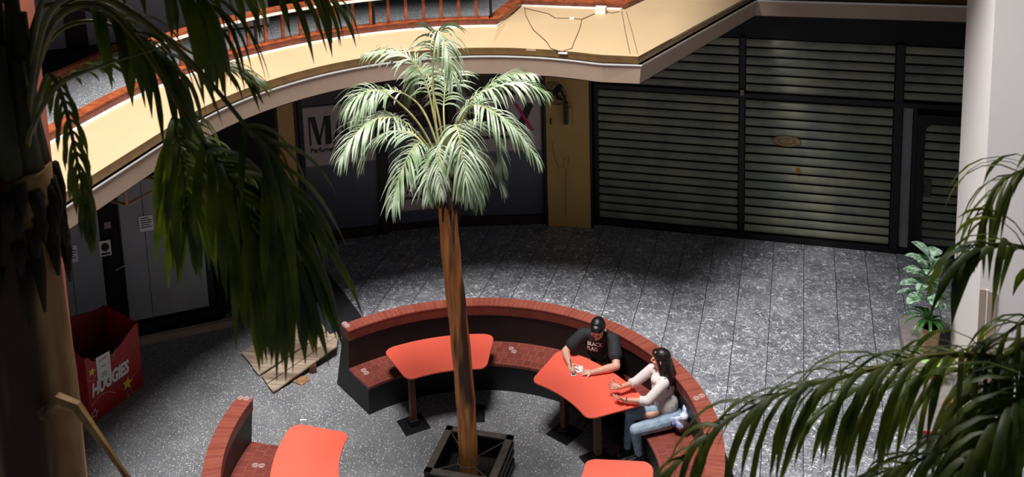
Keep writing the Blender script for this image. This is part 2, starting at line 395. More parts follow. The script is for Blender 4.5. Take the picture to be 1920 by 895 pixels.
# ------------------------------------------------------------------ rachis paths of the palm fronds (metres)
CENTRE_FRONDS = [
 ([(-0.223,0.361,3.899),(-0.337,0.423,4.405),(-0.427,0.597,4.907),(-0.424,0.676,5.324),(-0.348,0.633,5.541),(-0.206,0.525,5.319),(-0.127,0.443,5.04)], 0.36, 30, 0.42),
 ([(-0.223,0.361,3.899),(-0.399,0.565,4.41),(-0.565,0.757,4.843),(-0.737,0.811,5.106),(-0.997,0.811,5.22),(-1.278,0.728,5.198)], 0.3, 30, 0.35),
 ([(-0.223,0.366,3.929),(-0.477,0.297,4.507),(-0.676,0.192,4.812),(-0.856,0.07,4.997),(-1.008,-0.076,5.007),(-1.113,-0.182,4.885)], 0.36, 26, 0.5),
 ([(-0.223,0.361,3.899),(-0.411,0.189,4.397),(-0.599,-0.017,4.709),(-0.801,-0.27,4.789),(-0.956,-0.497,4.655),(-1.05,-0.614,4.457)], 0.34, 30, 0.35),
 ([(-0.222,0.355,3.87),(-0.453,0.45,4.162),(-0.697,0.52,4.34),(-1.0,0.535,4.311),(-1.224,0.488,4.116),(-1.3,0.481,3.915)], 0.32, 28, 0.35),
 ([(-0.21,0.358,3.869),(-0.306,0.142,4.269),(-0.398,-0.009,4.446),(-0.47,-0.208,4.338),(-0.522,-0.367,4.129),(-0.553,-0.47,3.912)], 0.3, 30, 0.3),
 ([(-0.2,0.372,3.928),(-0.132,0.387,4.467),(0.064,0.403,4.818),(0.346,0.408,4.989),(0.639,0.451,5.054),(0.917,0.46,4.965)], 0.36, 34, 0.35),
 ([(-0.2,0.372,3.928),(-0.023,0.215,4.51),(0.184,0.128,4.864),(0.462,-0.003,4.871),(0.71,-0.064,4.734),(0.971,-0.103,4.416)], 0.34, 32, 0.3),
 ([(-0.199,0.367,3.899),(-0.165,0.645,4.204),(-0.082,0.91,4.367),(0.07,1.04,4.264),(0.182,1.074,3.994),(0.203,1.088,3.756)], 0.34, 28, 0.3),
 ([(-0.199,0.362,3.869),(0.004,0.179,4.279),(0.165,0.038,4.411),(0.271,-0.073,4.223),(0.314,-0.174,3.896)], 0.28, 28, 0.3),
 ([(-0.21,0.358,3.869),(-0.062,0.084,4.436),(0.067,-0.138,4.744),(0.187,-0.328,4.679),(0.277,-0.462,4.39),(0.259,-0.493,4.255)], 0.34, 28, 0.35),
 ([(-0.21,0.358,3.869),(-0.378,0.794,4.193),(-0.501,1.125,4.456),(-0.535,1.373,4.704),(-0.524,1.587,4.702),(-0.457,1.675,4.504)], 0.34, 26, 0.4),
 ([(-0.223,0.366,3.929),(-0.409,0.721,4.414),(-0.605,0.956,4.839),(-0.767,1.134,4.903),(-0.892,1.175,4.748),(-0.985,1.201,4.463)], 0.3, 26, 0.4),
 ([(-0.21,0.358,3.869),(-0.232,0.103,4.229),(-0.234,-0.083,4.367),(-0.223,-0.269,4.203),(-0.19,-0.352,3.99)], 0.26, 24, 0.3),
 ([(-0.2,0.372,3.928),(-0.127,0.602,4.48),(0.045,0.755,4.756),(0.377,0.842,5.001),(0.693,0.83,5.024)], 0.26, 26, 0.4),
 ([(-0.211,0.364,3.899),(-0.552,0.63,4.146),(-0.865,0.78,4.292),(-1.186,0.918,4.383),(-1.408,0.938,4.259),(-1.54,0.863,4.061)], 0.3, 26, 0.4),
 ([(-0.222,0.355,3.87),(-0.144,0.04,4.324),(-0.103,-0.129,4.487),(-0.071,-0.304,4.352),(-0.028,-0.394,4.084)], 0.24, 22, 0.3),
 ([(-0.199,0.362,3.869),(-0.029,0.159,4.222),(0.088,0.006,4.357),(0.186,-0.199,4.24),(0.24,-0.285,3.982)], 0.26, 22, 0.3),
 ([(-0.212,0.369,3.929),(-0.524,0.602,4.515),(-0.771,0.678,4.728),(-1.039,0.614,4.797),(-1.215,0.543,4.681),(-1.377,0.458,4.474)], 0.3, 26, 0.45),
 ([(-0.199,0.362,3.869),(-0.135,0.735,4.073),(0.016,0.967,3.957),(0.144,1.054,3.665),(0.238,1.054,3.525)], 0.24, 22, 0.35),
]
LEFT_FRONDS = [
 ([(0.517,-6.757,7.176),(0.521,-6.69,7.531),(0.604,-6.676,7.757),(0.752,-6.683,7.782),(0.928,-6.691,7.753),(1.072,-6.714,7.696),(1.186,-6.721,7.6),(1.276,-6.748,7.485)], 0.36, 13, 0.5, 0.034, 2.6),
 ([(0.486,-6.766,7.177),(0.469,-6.58,7.633),(0.559,-6.458,7.86),(0.841,-6.364,7.941),(1.169,-6.277,7.908),(1.432,-6.217,7.834),(1.63,-6.178,7.739)], 0.44, 17, 0.36, 0.034, 2.4),
 ([(0.538,-6.751,7.175),(0.715,-6.858,7.465),(0.788,-6.872,7.561),(0.878,-6.92,7.455),(0.934,-6.957,7.281),(0.992,-7.004,7.113),(1.018,-7.023,6.974)], 0.15, 15, 0.35, 0.018, 3.5),
 ([(0.528,-6.754,7.176),(0.416,-6.559,7.257),(0.446,-6.48,7.351),(0.523,-6.396,7.401),(0.591,-6.319,7.429),(0.671,-6.294,7.443)], 0.14, 7, 0.5, 0.016, 1.5),
 ([(0.507,-6.76,7.176),(0.74,-6.805,7.71),(0.984,-6.819,7.832),(1.174,-6.843,7.701),(1.342,-6.886,7.496),(1.487,-6.928,7.336),(1.61,-6.968,7.219),(1.679,-6.981,7.045),(1.709,-6.997,6.911)], 0.42, 18, 0.6, 0.034, 1.8),
 ([(0.496,-6.763,7.177),(0.417,-6.385,7.623),(0.577,-6.227,7.661),(0.76,-6.17,7.404),(0.846,-6.195,7.14),(0.898,-6.226,6.901),(0.919,-6.264,6.663)], 0.4, 15, 0.66, 0.034, 2.0),
 ([(0.486,-6.766,7.177),(0.256,-6.224,7.596),(0.361,-5.975,7.639),(0.575,-5.848,7.429),(0.725,-5.779,7.294),(0.851,-5.703,7.222),(0.967,-5.683,7.154)], 0.2, 12, 0.68, 0.02, 1.0),
 ([(0.507,-6.76,7.176),(0.808,-6.875,7.797),(1.15,-6.971,7.898),(1.424,-6.977,7.734),(1.657,-7.004,7.519),(1.778,-7.005,7.331),(1.855,-7.044,7.116),(1.877,-7.076,6.913)], 0.4, 22, 0.6, 0.032, 1.7),
 ([(0.528,-6.754,7.176),(0.758,-6.968,7.378),(0.921,-6.992,7.567),(1.155,-7.012,7.67),(1.34,-6.95,7.721)], 0.0, 0, 0.5, 0.02, 1),
 ([(0.464,-6.772,7.177),(0.436,-6.705,7.576),(0.366,-6.66,7.923),(0.214,-6.666,8.121)], 0.4, 12, 0.5, 0.03, 1.5),
 ([(0.486,-6.766,7.177),(0.648,-6.707,7.811),(0.876,-6.721,7.952),(1.168,-6.695,7.934),(1.356,-6.71,7.85),(1.417,-6.714,7.738)], 0.4, 11, 0.55, 0.034, 2.6),
 ([(0.496,-6.763,7.177),(0.258,-6.246,7.476),(0.403,-6.087,7.54),(0.562,-5.966,7.383),(0.685,-5.925,7.136),(0.836,-5.881,6.859),(0.964,-5.87,6.728)], 0.34, 12, 0.7, 0.03, 2.0),
]
RIGHT_FRONDS = [
 ([(4.669,-6.151,6.399),(4.548,-6.133,6.676),(4.42,-6.187,6.861),(4.315,-6.257,6.931),(4.241,-6.28,6.918),(4.167,-6.326,6.896)], 0.32, 18, 0.25, 0.026),
 ([(4.668,-6.143,6.438),(4.588,-5.974,6.901),(4.486,-5.968,7.084),(4.388,-5.993,7.103),(4.311,-6.026,7.04),(4.245,-6.071,6.902)], 0.3, 20, 0.3, 0.016),
 ([(4.669,-6.151,6.399),(4.454,-6.301,6.485),(4.239,-6.4,6.563),(4.049,-6.5,6.599),(3.923,-6.54,6.575),(3.704,-6.657,6.558),(3.509,-6.77,6.536),(3.335,-6.837,6.442),(3.164,-6.931,6.308)], 0.42, 46, 0.12, 0.022),
 ([(4.669,-6.154,6.38),(4.5,-6.099,6.364),(4.353,-6.093,6.338),(4.182,-6.095,6.303),(4.002,-6.153,6.267),(3.802,-6.216,6.232),(3.643,-6.281,6.124)], 0.4, 26, 0.2, 0.024),
 ([(4.67,-6.161,6.34),(4.433,-6.425,6.417),(4.27,-6.574,6.431),(4.122,-6.677,6.389),(3.944,-6.784,6.366),(3.739,-6.872,6.317)], 0.36, 30, 0.1, 0.024),
 ([(4.668,-6.147,6.419),(4.508,-6.268,6.579),(4.385,-6.349,6.611),(4.285,-6.442,6.551),(4.189,-6.54,6.456),(4.12,-6.583,6.33)], 0.34, 24, 0.1, 0.03),
 ([(4.669,-6.158,6.36),(4.444,-6.502,6.552),(4.317,-6.638,6.583),(4.207,-6.735,6.514),(4.101,-6.836,6.414)], 0.4, 26, 0.1, 0.032),
 ([(4.669,-6.151,6.399),(4.531,-6.152,6.598),(4.395,-6.285,6.658),(4.293,-6.371,6.633),(4.22,-6.397,6.605)], 0.2, 10, 0.3, 0.02),
 ([(4.67,-6.165,6.321),(4.539,-6.223,6.208),(4.369,-6.288,6.116),(4.179,-6.356,6.043),(4.028,-6.412,5.97)], 0.36, 24, 0.1, 0.03),
]
# ------------------------------------------------------------------ the setting
# ground floor: speckled terrazzo inside the round seat and to the left, veined marble slabs behind and to the right
def arc(r, a0, a1, n=40): return [tuple(pol(r, a0+(a1-a0)*i/n))[:2] for i in range(n+1)]
mb = MB()
inner = arc(2.95, -60, 130)
outer = arc(13.5, 130, -60)
marble_pts = inner+outer
mb.prism(marble_pts, -.12, 0.0); struct(mb, 'floor.001', 'marble')
mb = MB()
mb.prism(arc(2.95, -60, 130)+arc(13.5, 130, 300, 60), -.12, 0.0); struct(mb, 'floor', 'terrazzo')
# dark landing strip, and a flat black sheet painted as the shadowed recess, left of the marble
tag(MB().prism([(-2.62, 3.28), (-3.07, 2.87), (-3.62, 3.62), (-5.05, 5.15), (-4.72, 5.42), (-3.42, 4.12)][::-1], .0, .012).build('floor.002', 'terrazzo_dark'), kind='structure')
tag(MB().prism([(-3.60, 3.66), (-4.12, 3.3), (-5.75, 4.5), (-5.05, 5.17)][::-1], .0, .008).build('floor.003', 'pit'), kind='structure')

# first floor slab: outline of its free edge
ZE0, ZE1, ZL0, ZL1 = 4.10, 4.36, 4.475, 4.55
A_END = 180
def curve(r, a, cut):
    t = min(1, max(0, (a-110)/65.0)); return tuple(pol(r-cut*t*t*(3-2*t), a))[:2]
def left_run(r, cut, a1, n=54):
    """straight run at the left, then the arc down to angle a1"""
    x = -(r-cut)
    return [(x, -2.33), (x, -2.0), (x, -1.6), (x, -1.0), (x, -.5)]+[curve(r, A_END-(A_END-a1)*i/n, cut) for i in range(n+1)]
def edge(r, off=0.0):
    pts = left_run(r, .13, 76, 60)
    pts += [(1.00+.0*off, math.sqrt(max(0, r*r-1.0))+.02)]
    return pts
def edge_line(k):
    """k = outward distance (into the slab) from the lower edge"""
    base = edge(3.50+k)
    n = Vector((-.936, .351))*k
    return base+[(1.50+n.x*1.0, 3.40+k*.75), (2.86+n.x, 7.16+k), (9.5, 7.44+k)]
def band(k0, z0, k1, z1, name, m, thick=.02):
    a, b = edge_line(k0), edge_line(k1); mbb = MB(); V = mbb.bm.verts
    va = [V.new((p[0], p[1], z0)) for p in a]; vb = [V.new((p[0], p[1], z1)) for p in b]
    a2, b2 = edge_line(k0+thick), edge_line(k1+thick)
    dz = 0.0 if abs(z1-z0) > .15 else -thick
    va2 = [V.new((p[0], p[1], z0+dz)) for p in a2]; vb2 = [V.new((p[0], p[1], z1+dz)) for p in b2]
    for i in range(len(a)-1):
        for q in ((va, vb), (vb, vb2), (vb2, va2), (va2, va)):
            mbb.bm.faces.new((q[0][i], q[0][i+1], q[1][i+1], q[1][i]))
    mbb.bm.faces.new((va[0], vb[0], vb2[0], va2[0])); mbb.bm.faces.new((va[-1], vb[-1], vb2[-1], va2[-1]))
    return struct(mbb, name, m)
band(0.0, ZE0, -.03, ZE1, 'trim_1', 'taupe')
band(-.045, ZE1, -.045, ZE1+.022, 'trim_2', 'white_edge', .09)
band(.02, ZE1+.02, .02, ZL0-.0, 'trim_3', 'groove', .03)

# sloping cream ledge on top of the edge: outer line at k = 0, inner line follows the balustrade
inner_line = left_run(4.32, .06, 99.8)+[(-.75, 5.46), (.90, 5.50), (2.30, 9.35)]
outer_full = edge_line(0.0)
def ledge():
    mbb = MB(); V = mbb.bm.verts
    rows = []
    for p, q in zip(left_run(3.53, .13, 99.8), inner_line): rows.append((p, q, 0))
    out_pts = [tuple(pol(3.53, 95))[:2], tuple(pol(3.53, 86))[:2], (1.0, 3.425), (1.485, 3.43), (2.85, 7.19), (9.5, 7.46)]
    in_pts = [(-.75, 5.46), (-.30, 5.47), (.40, 5.49), (.90, 5.50), (2.1, 8.8), (9.5, 8.8)]
    for o_, i_ in zip(out_pts, in_pts): rows.append((o_, i_, -1))
    top = [(V.new((o_[0], o_[1], ZL0)), V.new((i_[0], i_[1], ZL1))) for o_, i_, _ in rows]
    bot = [(V.new((o_[0], o_[1], ZL0-.03)), V.new((i_[0], i_[1], ZL0-.03))) for o_, i_, _ in rows]
    for i in range(len(rows)-1):
        F = mbb.bm.faces.new
        F((top[i][0], top[i+1][0], top[i+1][1], top[i][1])); F((bot[i][0], bot[i][1], bot[i+1][1], bot[i+1][0]))
        F((top[i][0], bot[i][0], bot[i+1][0], top[i+1][0])); F((top[i][1], top[i+1][1], bot[i+1][1], bot[i][1]))
    for j in (0, -1): mbb.bm.faces.new((top[j][0], top[j][1], bot[j][1], bot[j][0]))
    return struct(mbb, 'trim_4', 'cream')
ledge()
# thin white strip along the inner line
def along(line, w, z0, z1, name, m, kind='structure', parent=None):
    """a strip of width w laid to the inner (slab) side of a polyline"""
    mbb = MB(); V = mbb.bm.verts; P2 = [Vector(p) for p in line]; n = len(P2); off = []
    for i, p in enumerate(P2):
        d0 = (P2[i]-P2[i-1]).normalized() if i else (P2[1]-P2[0]).normalized()
        d1 = (P2[i+1]-P2[i]).normalized() if i < n-1 else d0
        n0 = Vector((-d0.y, d0.x)); n1 = Vector((-d1.y, d1.x)); b = (n0+n1).normalized()
        off.append(p+b*(w/max(.4, b.dot(n0))))
    vs = [[V.new((p.x, p.y, z0)), V.new((q.x, q.y, z0)), V.new((q.x, q.y, z1)), V.new((p.x, p.y, z1))] for p, q in zip(P2, off)]
    for i in range(n-1):
        for k in range(4): mbb.bm.faces.new((vs[i][k], vs[i][(k+1) % 4], vs[i+1][(k+1) % 4], vs[i+1][k]))
    mbb.bm.faces.new(vs[0]); mbb.bm.faces.new(vs[-1])
    o = mbb.build(name, m, parent)
    if kind: o['kind'] = kind
    return o
along(inner_line, .05, ZL1-.02, ZL1+.022, 'trim_5', 'white_edge')

# upper floor (terrazzo) and the ceiling underneath it
mb = MB()
ir = left_run(4.52, .06, 100)+[(-.95, 5.66), (.75, 5.70), (2.1, 9.4)]
mb.prism(ir+[(2.1, 11.0), (-9.5, 11.0), (-9.5, -2.33)][0:3][::1], 4.50, 4.56)
struct(mb, 'floor.004', 'terrazzo')
mb = MB()
mb.prism(left_run(3.52, .13, 76)+[(1.50, 3.42), (2.84, 7.18), (9.5, 7.46), (9.5, 9.5), (-9.5, 9.5), (-9.5, -2.33)], 4.08, 4.11)
struct(mb, 'ceiling', 'soffit')

# wall behind the shop fronts: chords at about 7.2 m from the middle of the round seat
def wall_chord(a, b, name, m, z0=0.0, z1=4.08, t=.15, out=.0):
    a, b = Vector(a), Vector(b); d = (b-a).normalized(); n = Vector((-d.y, d.x))
    if n.dot((a+b)/2) < 0: n = -n
    p = [a+n*out, b+n*out, b+n*(out+t), a+n*(out+t)]
    mb2 = MB().prism([tuple(q) for q in p], z0, z1)
    return struct(mb2, name, m)
wall_chord((-5.025, 5.244), (-4.83, 5.45), 'wall_back_left', 'yellow', t=.4)
wall_chord((-.76, 7.13), (.02, 7.20), 'wall_back_middle', 'yellow', t=.4)
wall_chord((-5.06, 5.22), (-5.03, 5.26), 'trim_6', 'frame_brown', t=.3)
wall_chord((-.79, 7.12), (-.75, 7.125), 'trim_7', 'frame_brown', t=.3)
wall_chord((.025, 7.20), (.065, 7.21), 'trim_8', 'frame_black', t=.3)
wall_chord((-4.84, 5.44), (-4.79, 5.49), 'trim_9', 'frame_brown', t=.3)
wall_chord((-9.2, 8.6), (9.5, 8.6), 'wall_back', 'frame_black', t=.15)

# right: white wall with a tan strip at its corner
K = (5.78, 2.87); Lp = (5.66, 4.13)
struct(MB().prism([K, (9.6, 2.95), (9.6, 4.2), Lp], 0, 7.5), 'wall_right', 'column_white')
struct(MB().box((5.815, 2.862, .95), (.07, .02, 1.9)).box((5.925, 2.862, .94), (.09, .02, 1.88)), 'trim_10', 'tan')
struct(MB().box((5.865, 2.862, .95), (.022, .02, 1.9)), 'trim_11', 'plastic_white')
# left: terracotta column in front of the slab end
struct(MB().prism([(-3.13, -2.39), (-3.27, -2.34), (-3.46, -2.40), (-3.44, -2.62), (-3.24, -2.66)][::-1], 0, 7.6), 'wall_left_column', 'pinkcol')

# far left shop fronts under the slab and the wall behind
wall_chord((-5.9, 4.55), (-5.03, 5.26), 'wall_left_back', 'frame_black', z1=4.08, t=.1)
# unseen upper slab, added and its void shaped to shade rear floor and balcony
void = [(-.2+3.85*math.cos(math.radians(a)), -.4+3.85*math.sin(math.radians(a))) for a in range(225, 99, -5)]
struct(MB().prism(void+[(-.75, 6.5), (1.55, 6.5), (1.55, 2.6), (2.3, 2.35), (10, 2.35), (10, 10), (-9.5, 10), (-9.5, -3.12)], 7.5, 7.8), 'shade_slab.001', 'soffit')
struct(MB().box((1, -9.2, 10.7), (16, 10.8, .25)), 'shade_slab.002', 'soffit')  # unseen slab above the camera side, added to shade the near palms
# upper storey walls
struct(MB().box((-7.6, 2.0, 6.1), (.15, 11, 3.1)), 'wall_upper_left', 'upper_wall')
struct(MB().box((-3.5, 9.2, 6.1), (12, .15, 3.1)), 'wall_upper_back', 'upper_wall')

# ------------------------------------------------------------------ shutters to the right
YS = 7.41
def slats(x0, x1, z0, z1, y, pitch=.158):
    mbb = MB(); n = max(1, round((z1-z0)/pitch)); p = (z1-z0)/n
    for i in range(n):
        a = z0+i*p; h = p*.80
        prof = [(0, 0), (-.018, .012), (-.030, h*.35), (-.028, h*.7), (-.012, h), (.0, h)]
        vs0 = [mbb.bm.verts.new((x0, y+q[0], a+q[1])) for q in prof]; vs1 = [mbb.bm.verts.new((x1, y+q[0], a+q[1])) for q in prof]
        for k in range(len(prof)-1): mbb.bm.faces.new((vs0[k], vs1[k], vs1[k+1], vs0[k+1]))
        mbb.bm.faces.new(vs0); mbb.bm.faces.new(list(reversed(vs1)))
    return mbb
def shutter(name, label, x0, x1, z0, z1, cat='shutter', y=YS, grp='slatted metal shutter panels'):
    t = thing(name, label, cat, grp)
    tag(slats(x0+.01, x1-.01, z0+.01, z1-.01, y+.0).build('slat_curtain', 'slat', t, fix=True))
    MB().box(((x0+x1)/2, y+.055, (z0+z1)/2), (x1-x0, .05, z1-z0)).build('backing', 'frame_black', t)
    settle(t, ((x0+x1)/2, y, z0)); return t
XA, XM, XB, XC = .11, 2.655, 5.17, 7.4
s1 = shutter('metal_shutter', 'large slatted metal shutter panel beside the ochre pilaster', XA+.03, XM-.05, .12, 2.60)
s2 = shutter('metal_shutter', 'large slatted metal shutter panel with brown oval stain and round lock', XM+.05, XB-.07, .12, 2.58)
s3 = shutter('metal_shutter', 'upper slatted shutter panel partly hidden by the slanting slab edge', XA+.03, XM-.05, 2.68, 3.66)
s4 = shutter('metal_shutter', 'wide upper slatted shutter panel in the middle under the black header', XM+.05, XB-.07, 2.68, 3.66)
s5 = shutter('metal_shutter', 'dim upper slatted shutter panel over the narrow door beside the white wall', XB+.07, XC, 2.70, 3.66)
dr = thing('slatted_door', 'narrow dark metal door with rounded slatted panel beside the white wall', 'door')
slats(5.60, 6.62, .18, 2.34, YS).build('slat_panel', 'slat', dr)
def ring_frame(x0, x1, z0, z1, w, y, rad, n=6):
    def rr(x0, x1, z0, z1, rd):
        out = []
        for cx, cz, a in ((x1-rd, z1-rd, 0), (x0+rd, z1-rd, 90), (x0+rd, z0+rd, 180), (x1-rd, z0+rd, 270)):
            for i in range(n+1):
                q = math.radians(a+90*i/n); out.append((cx+rd*math.cos(q), cz+rd*math.sin(q)))
        return out
    i_ = rr(x0, x1, z0, z1, rad); o_ = rr(x0-w, x1+w, z0-w, z1+w, .004)
    mbb = MB(); V = mbb.bm.verts
    fi = [V.new((p[0], y-.045, p[1])) for p in i_]; fo = [V.new((p[0], y-.045, p[1])) for p in o_]
    bi = [V.new((p[0], y+.04, p[1])) for p in i_]; bo = [V.new((p[0], y+.04, p[1])) for p in o_]
    m = len(i_)
    for k in range(m):
        j = (k+1) % m
        for q in ((fi, fo), (fo, bo), (bo, bi), (bi, fi)): mbb.bm.faces.new((q[0][k], q[0][j], q[1][j], q[1][k]))
    return mbb
ring_frame(5.60, 6.62, .18, 2.34, .14, YS, .16).build('door_frame', 'frame_black', dr)
MB().box((5.66, YS-.06, 1.22), (.12, .03, .30)).build('lock_plate', 'planter_rim', dr, bevel=.005)
MB().tube([(5.60, YS-.05, 1.26), (5.60, YS-.11, 1.26), (5.60, YS-.11, 1.16), (5.60, YS-.05, 1.16)], .010).build('handle', 'black_metal', dr)
settle(dr, (6.1, YS, 0))
fr = thing('steel_frame', 'black steel frame of posts and rails holding the slatted shutter panels', 'frame')
for nm, x, w, z0, z1 in (('post', XA, .08, 0, 3.66), ('post', XM, .09, 0, 3.66), ('post', XB, .13, 0, 3.66), ('post', 5.44, .06, 0, 2.60)):
    MB().box((x, YS-.01, (z0+z1)/2), (w, .12, z1-z0)).build(nm, 'frame_black', fr, bevel=.006)
MB().box(((XA+XC)/2, YS-.02, 2.64), (XC-XA, .11, .08)).build('rail', 'frame_black', fr, bevel=.006)
MB().box(((XA+XC)/2, YS+.0, .055), (XC-XA, .12, .11)).build('rail', 'frame_black', fr, bevel=.006)
MB().box((5.325, YS+.01, 1.34), (.15, .04, 2.46)).build('side_panel', 'panel_grey', fr)
MB().box(((XA+XC)/2, YS+.06, 3.87), (XC-XA, .10, .42)).build('header', 'dark_header', fr)
settle(fr, (XM, YS, 0))
tag(MB().box((XM, YS-.10, 2.70), (.06, .05, .10)).build('junction_box', 'letter_grey', bevel=.006), 'small pale box fixed on the dark post between the shutters', 'box')
def stain(c, rx, rz, name, m, par=None, y=YS-.034, th=.004):
    mbb = MB(); pts = [(c[0]+rx*math.cos(2*PI*k/28), y, c[1]+rz*math.sin(2*PI*k/28)) for k in range(28)]
    inn = [(c[0]+rx*.72*math.cos(2*PI*k/28), y, c[1]+rz*.62*math.sin(2*PI*k/28)) for k in range(28)]
    return mbb, pts, inn
mbb, pts, inn = stain((3.40, 1.855), .235, .095, 'emblem', 'rust')
mbb.extr(pts, (0, .006, 0)); e1 = mbb.build('oval_emblem', mat('faint_brown', srgb(150, 128, 92), .6, noise=.35, nscale=22))
tag(e1, 'faint brown oval emblem on the middle shutter slats', 'emblem')
mbr = MB(); mbr.tube([(3.40+.235*math.cos(a*PI/16), YS-.036, 1.855+.095*math.sin(a*PI/16)) for a in range(33)], .007, 6, caps=False).tube([(3.40+.13*math.cos(a*PI/16), YS-.036, 1.855+.05*math.sin(a*PI/16)) for a in range(33)], .005, 6, caps=False)
mbr.build('oval_ring', 'rust', e1)
lk = MB().tube([(3.60, YS-.055, 1.34), (3.60, YS-.015, 1.34)], .042, 20).build('shutter_lock', mat('brass_lock', srgb(176, 122, 46), .4, metal=.5, noise=.2))
tag(lk, 'round brass lock on the middle shutter panel', 'lock')
MB().tube([(3.60, YS-.060, 1.34), (3.60, YS-.054, 1.34)], .02, 14).build('keyhole', 'rust', lk)

# ------------------------------------------------------------------ shop front with the signs
def chord_frame(a, b):
    a = Vector((a[0], a[1], 0)); b = Vector((b[0], b[1], 0)); d = (b-a).normalized(); n = Vector((d.y, -d.x, 0))
    if n.dot(a+b) > 0: n = -n          # n points to the middle of the hall
    return a, b, d, n
def panel(mbb, a, d, n, s0, s1, z0, z1, off, th=.03):
    p = [a+d*s0+n*off, a+d*s1+n*off]
    c = (p[0]+p[1])/2; c.z = (z0+z1)/2
    R = Matrix((d, n, Vector((0, 0, 1)))).transposed()
    mbb.box(c, (s1-s0, th, z1-z0), rot=R); return mbb
def max_sign(name, label, a, d, n, s0, s1, z0, z1, off, part_of=None, H=.52, clip=False):
    t = thing(name, label, 'sign', 'perfumery signs') if part_of is None else part_of
    bd = panel(MB(), a, d, n, s0, s1, z0, z1, off, .02).build('sign_board', 'sign_white', t)
    panel(MB(), a, d, n, s0, s1, z0-.022, z0-.006, off+.004, .02).build('sign_edging', 'letter_grey', t); panel(MB(), a, d, n, s0, s1, z1+.006, z1+.022, off+.004, .02).build('sign_edging', 'letter_grey', t)
    w = s1-s0; o = a+d*(s0+w*.07)+n*(off+.014); zb = z0+(z1-z0)*.36; Hh = H
    LW = w*.86/3.05
    def P(x, z): q = o+d*x; return Vector((q.x, q.y, zb+z))
    def letter(polys, x, mname, nm='letter'):
        mbb = MB()
        for pl in polys: mbb.extr([P(x+px*LW, pz*Hh) for px, pz in pl], n*.004)
        mbb.build(nm, mname, t)
    # M with a heavy left stroke, A, and an X crossed by a pink stroke
    letter([[(0, 0), (.09, 0), (.09, 1), (0, 1)], [(.06, 1), (.34, 1), (.60, 0), (.40, 0)], [(.40, 0), (.50, .0), (.90, 1), (.80, 1)], [(.78, 0), (1.10, 0), (1.10, 1), (.82, 1)]], 0, 'ink')
    letter([[(1.14, 0), (1.24, 0), (1.62, 1), (1.52, 1)], [(1.48, 1), (1.74, 1), (2.12, 0), (1.78, 0)], [(1.34, .28), (1.80, .28), (1.80, .36), (1.37, .36)]], 0, 'ink')
    letter([[(2.16, 0), (2.48, 0), (3.05, 1), (2.72, 1)]], 0, 'ink')
    mbb = MB(); mbb.extr([P(px*LW, pz*Hh)+n*.004 for px, pz in [(2.16, 1), (2.30, 1), (3.02, 0), (2.86, 0)]], n*.003); mbb.build('pink_stroke', 'pink', t)
    q = P(.02*LW, -.26*Hh)
    text_mesh('Perfumería Mayorista', Hh*.235, 'ink', 'lettering', q, d, (0, 0, 1), t, .002, .003, sx=w*.84/(Hh*.235*9.6))
    return t
# left shop window panel
a, b, d, n = chord_frame((-4.79, 5.61), (-3.60, 6.20)); L1 = (b-a).length
sw = thing('shop_window', 'grey shop window to the left of the palm crown', 'shop window', 'grey perfumery shop windows')
panel(MB(), a, d, n, 0, L1, .16, 4.08, -.04).build('pane', 'shop_grey', sw)
fm = MB(); panel(fm, a, d, n, -.03, .03, 0, 4.08, 0, .08); panel(fm, a, d, n, L1-.05, L1+.03, 0, 4.08, 0, .08); panel(fm, a, d, n, 0, L1, 0, .17, 0, .08); panel(fm, a, d, n, 0, L1, 3.0, 3.06, 0, .05)
fm.build('window_frame', 'frame_brown', sw)
panel(MB(), a, d, n, .03, L1-.05, 2.55, 4.06, -.018, .02).build('upper_band', 'shop_dark', sw)
settle(sw, (a+b)/2)
ms = max_sign('shop_sign', 'white perfumery sign with big black MAX letters on the left shop window', a, d, n, .05, L1-.04, 1.42, 2.50, 0)
settle(ms, (a+b)/2+Vector((0, 0, 1.4)))
# glass door in the middle
a, b, d, n = chord_frame((-3.56, 6.215), (-2.40, 6.755)); L2 = (b-a).length
gd = thing('shop_door', 'dark glass shop door with rounded bottom corners behind the palm', 'door')
panel(MB(), a, d, n, 0, L2, 0, 4.08, -.06).build('door_backing', 'frame_brown', gd)
panel(MB(), a, d, n, .10, L2-.1, 2.0, 3.0, -.03, .02).build('transom_pane', 'shop_dark', gd)
fm = MB(); panel(fm, a, d, n, -.03, .07, 0, 4.08, 0, .1); panel(fm, a, d, n, L2-.07, L2+.03, 0, 4.08, 0, .1); fm.build('door_frame', 'frame_brown', gd)
def rounded(a, d, n, s0, s1, z0, z1, rd, off, th):
    pts = [(s0, z1), (s0, z0+rd)]+[(s0+rd-rd*math.cos(t*PI/12), z0+rd-rd*math.sin(t*PI/12)) for t in range(1, 6)]+[(s0+rd, z0), (s1-rd, z0)]+[(s1-rd+rd*math.sin(t*PI/12), z0+rd-rd*math.cos(t*PI/12)) for t in range(1, 6)]+[(s1, z0+rd), (s1, z1)]
    return [Vector(((a+d*s+n*off).x, (a+d*s+n*off).y, z)) for s, z in pts]
pp = rounded(a, d, n, .12, L2-.12, .16, 1.95, .18, -.035, .02)
MB().extr(pp, n*.02).build('door_pane', 'shop_grey', gd)
MB().tube(pp, .008, 6).build('pane_edging', 'letter_grey', gd)
for i, (tx, z, sz) in enumerate((('ATENDEMOS', 2.40, .165), ('SUCURSAL', 2.20, .15), ('ESPAÑA', 2.03, .15))):
    q = a+d*(.14+.02*i)+n*.0; text_mesh(tx, sz, 'letter_grey', 'notice_letters', (q.x, q.y, z-.02), d, (0, 0, 1), gd, .002, .002, sx=.98)
settle(gd, (a+b)/2)
dsn = max_sign('shop_sign', 'small white perfumery sign low on the glass door behind the trunk', a, d, n, .13, L2-.13, .40, 1.30, 0, H=.42)
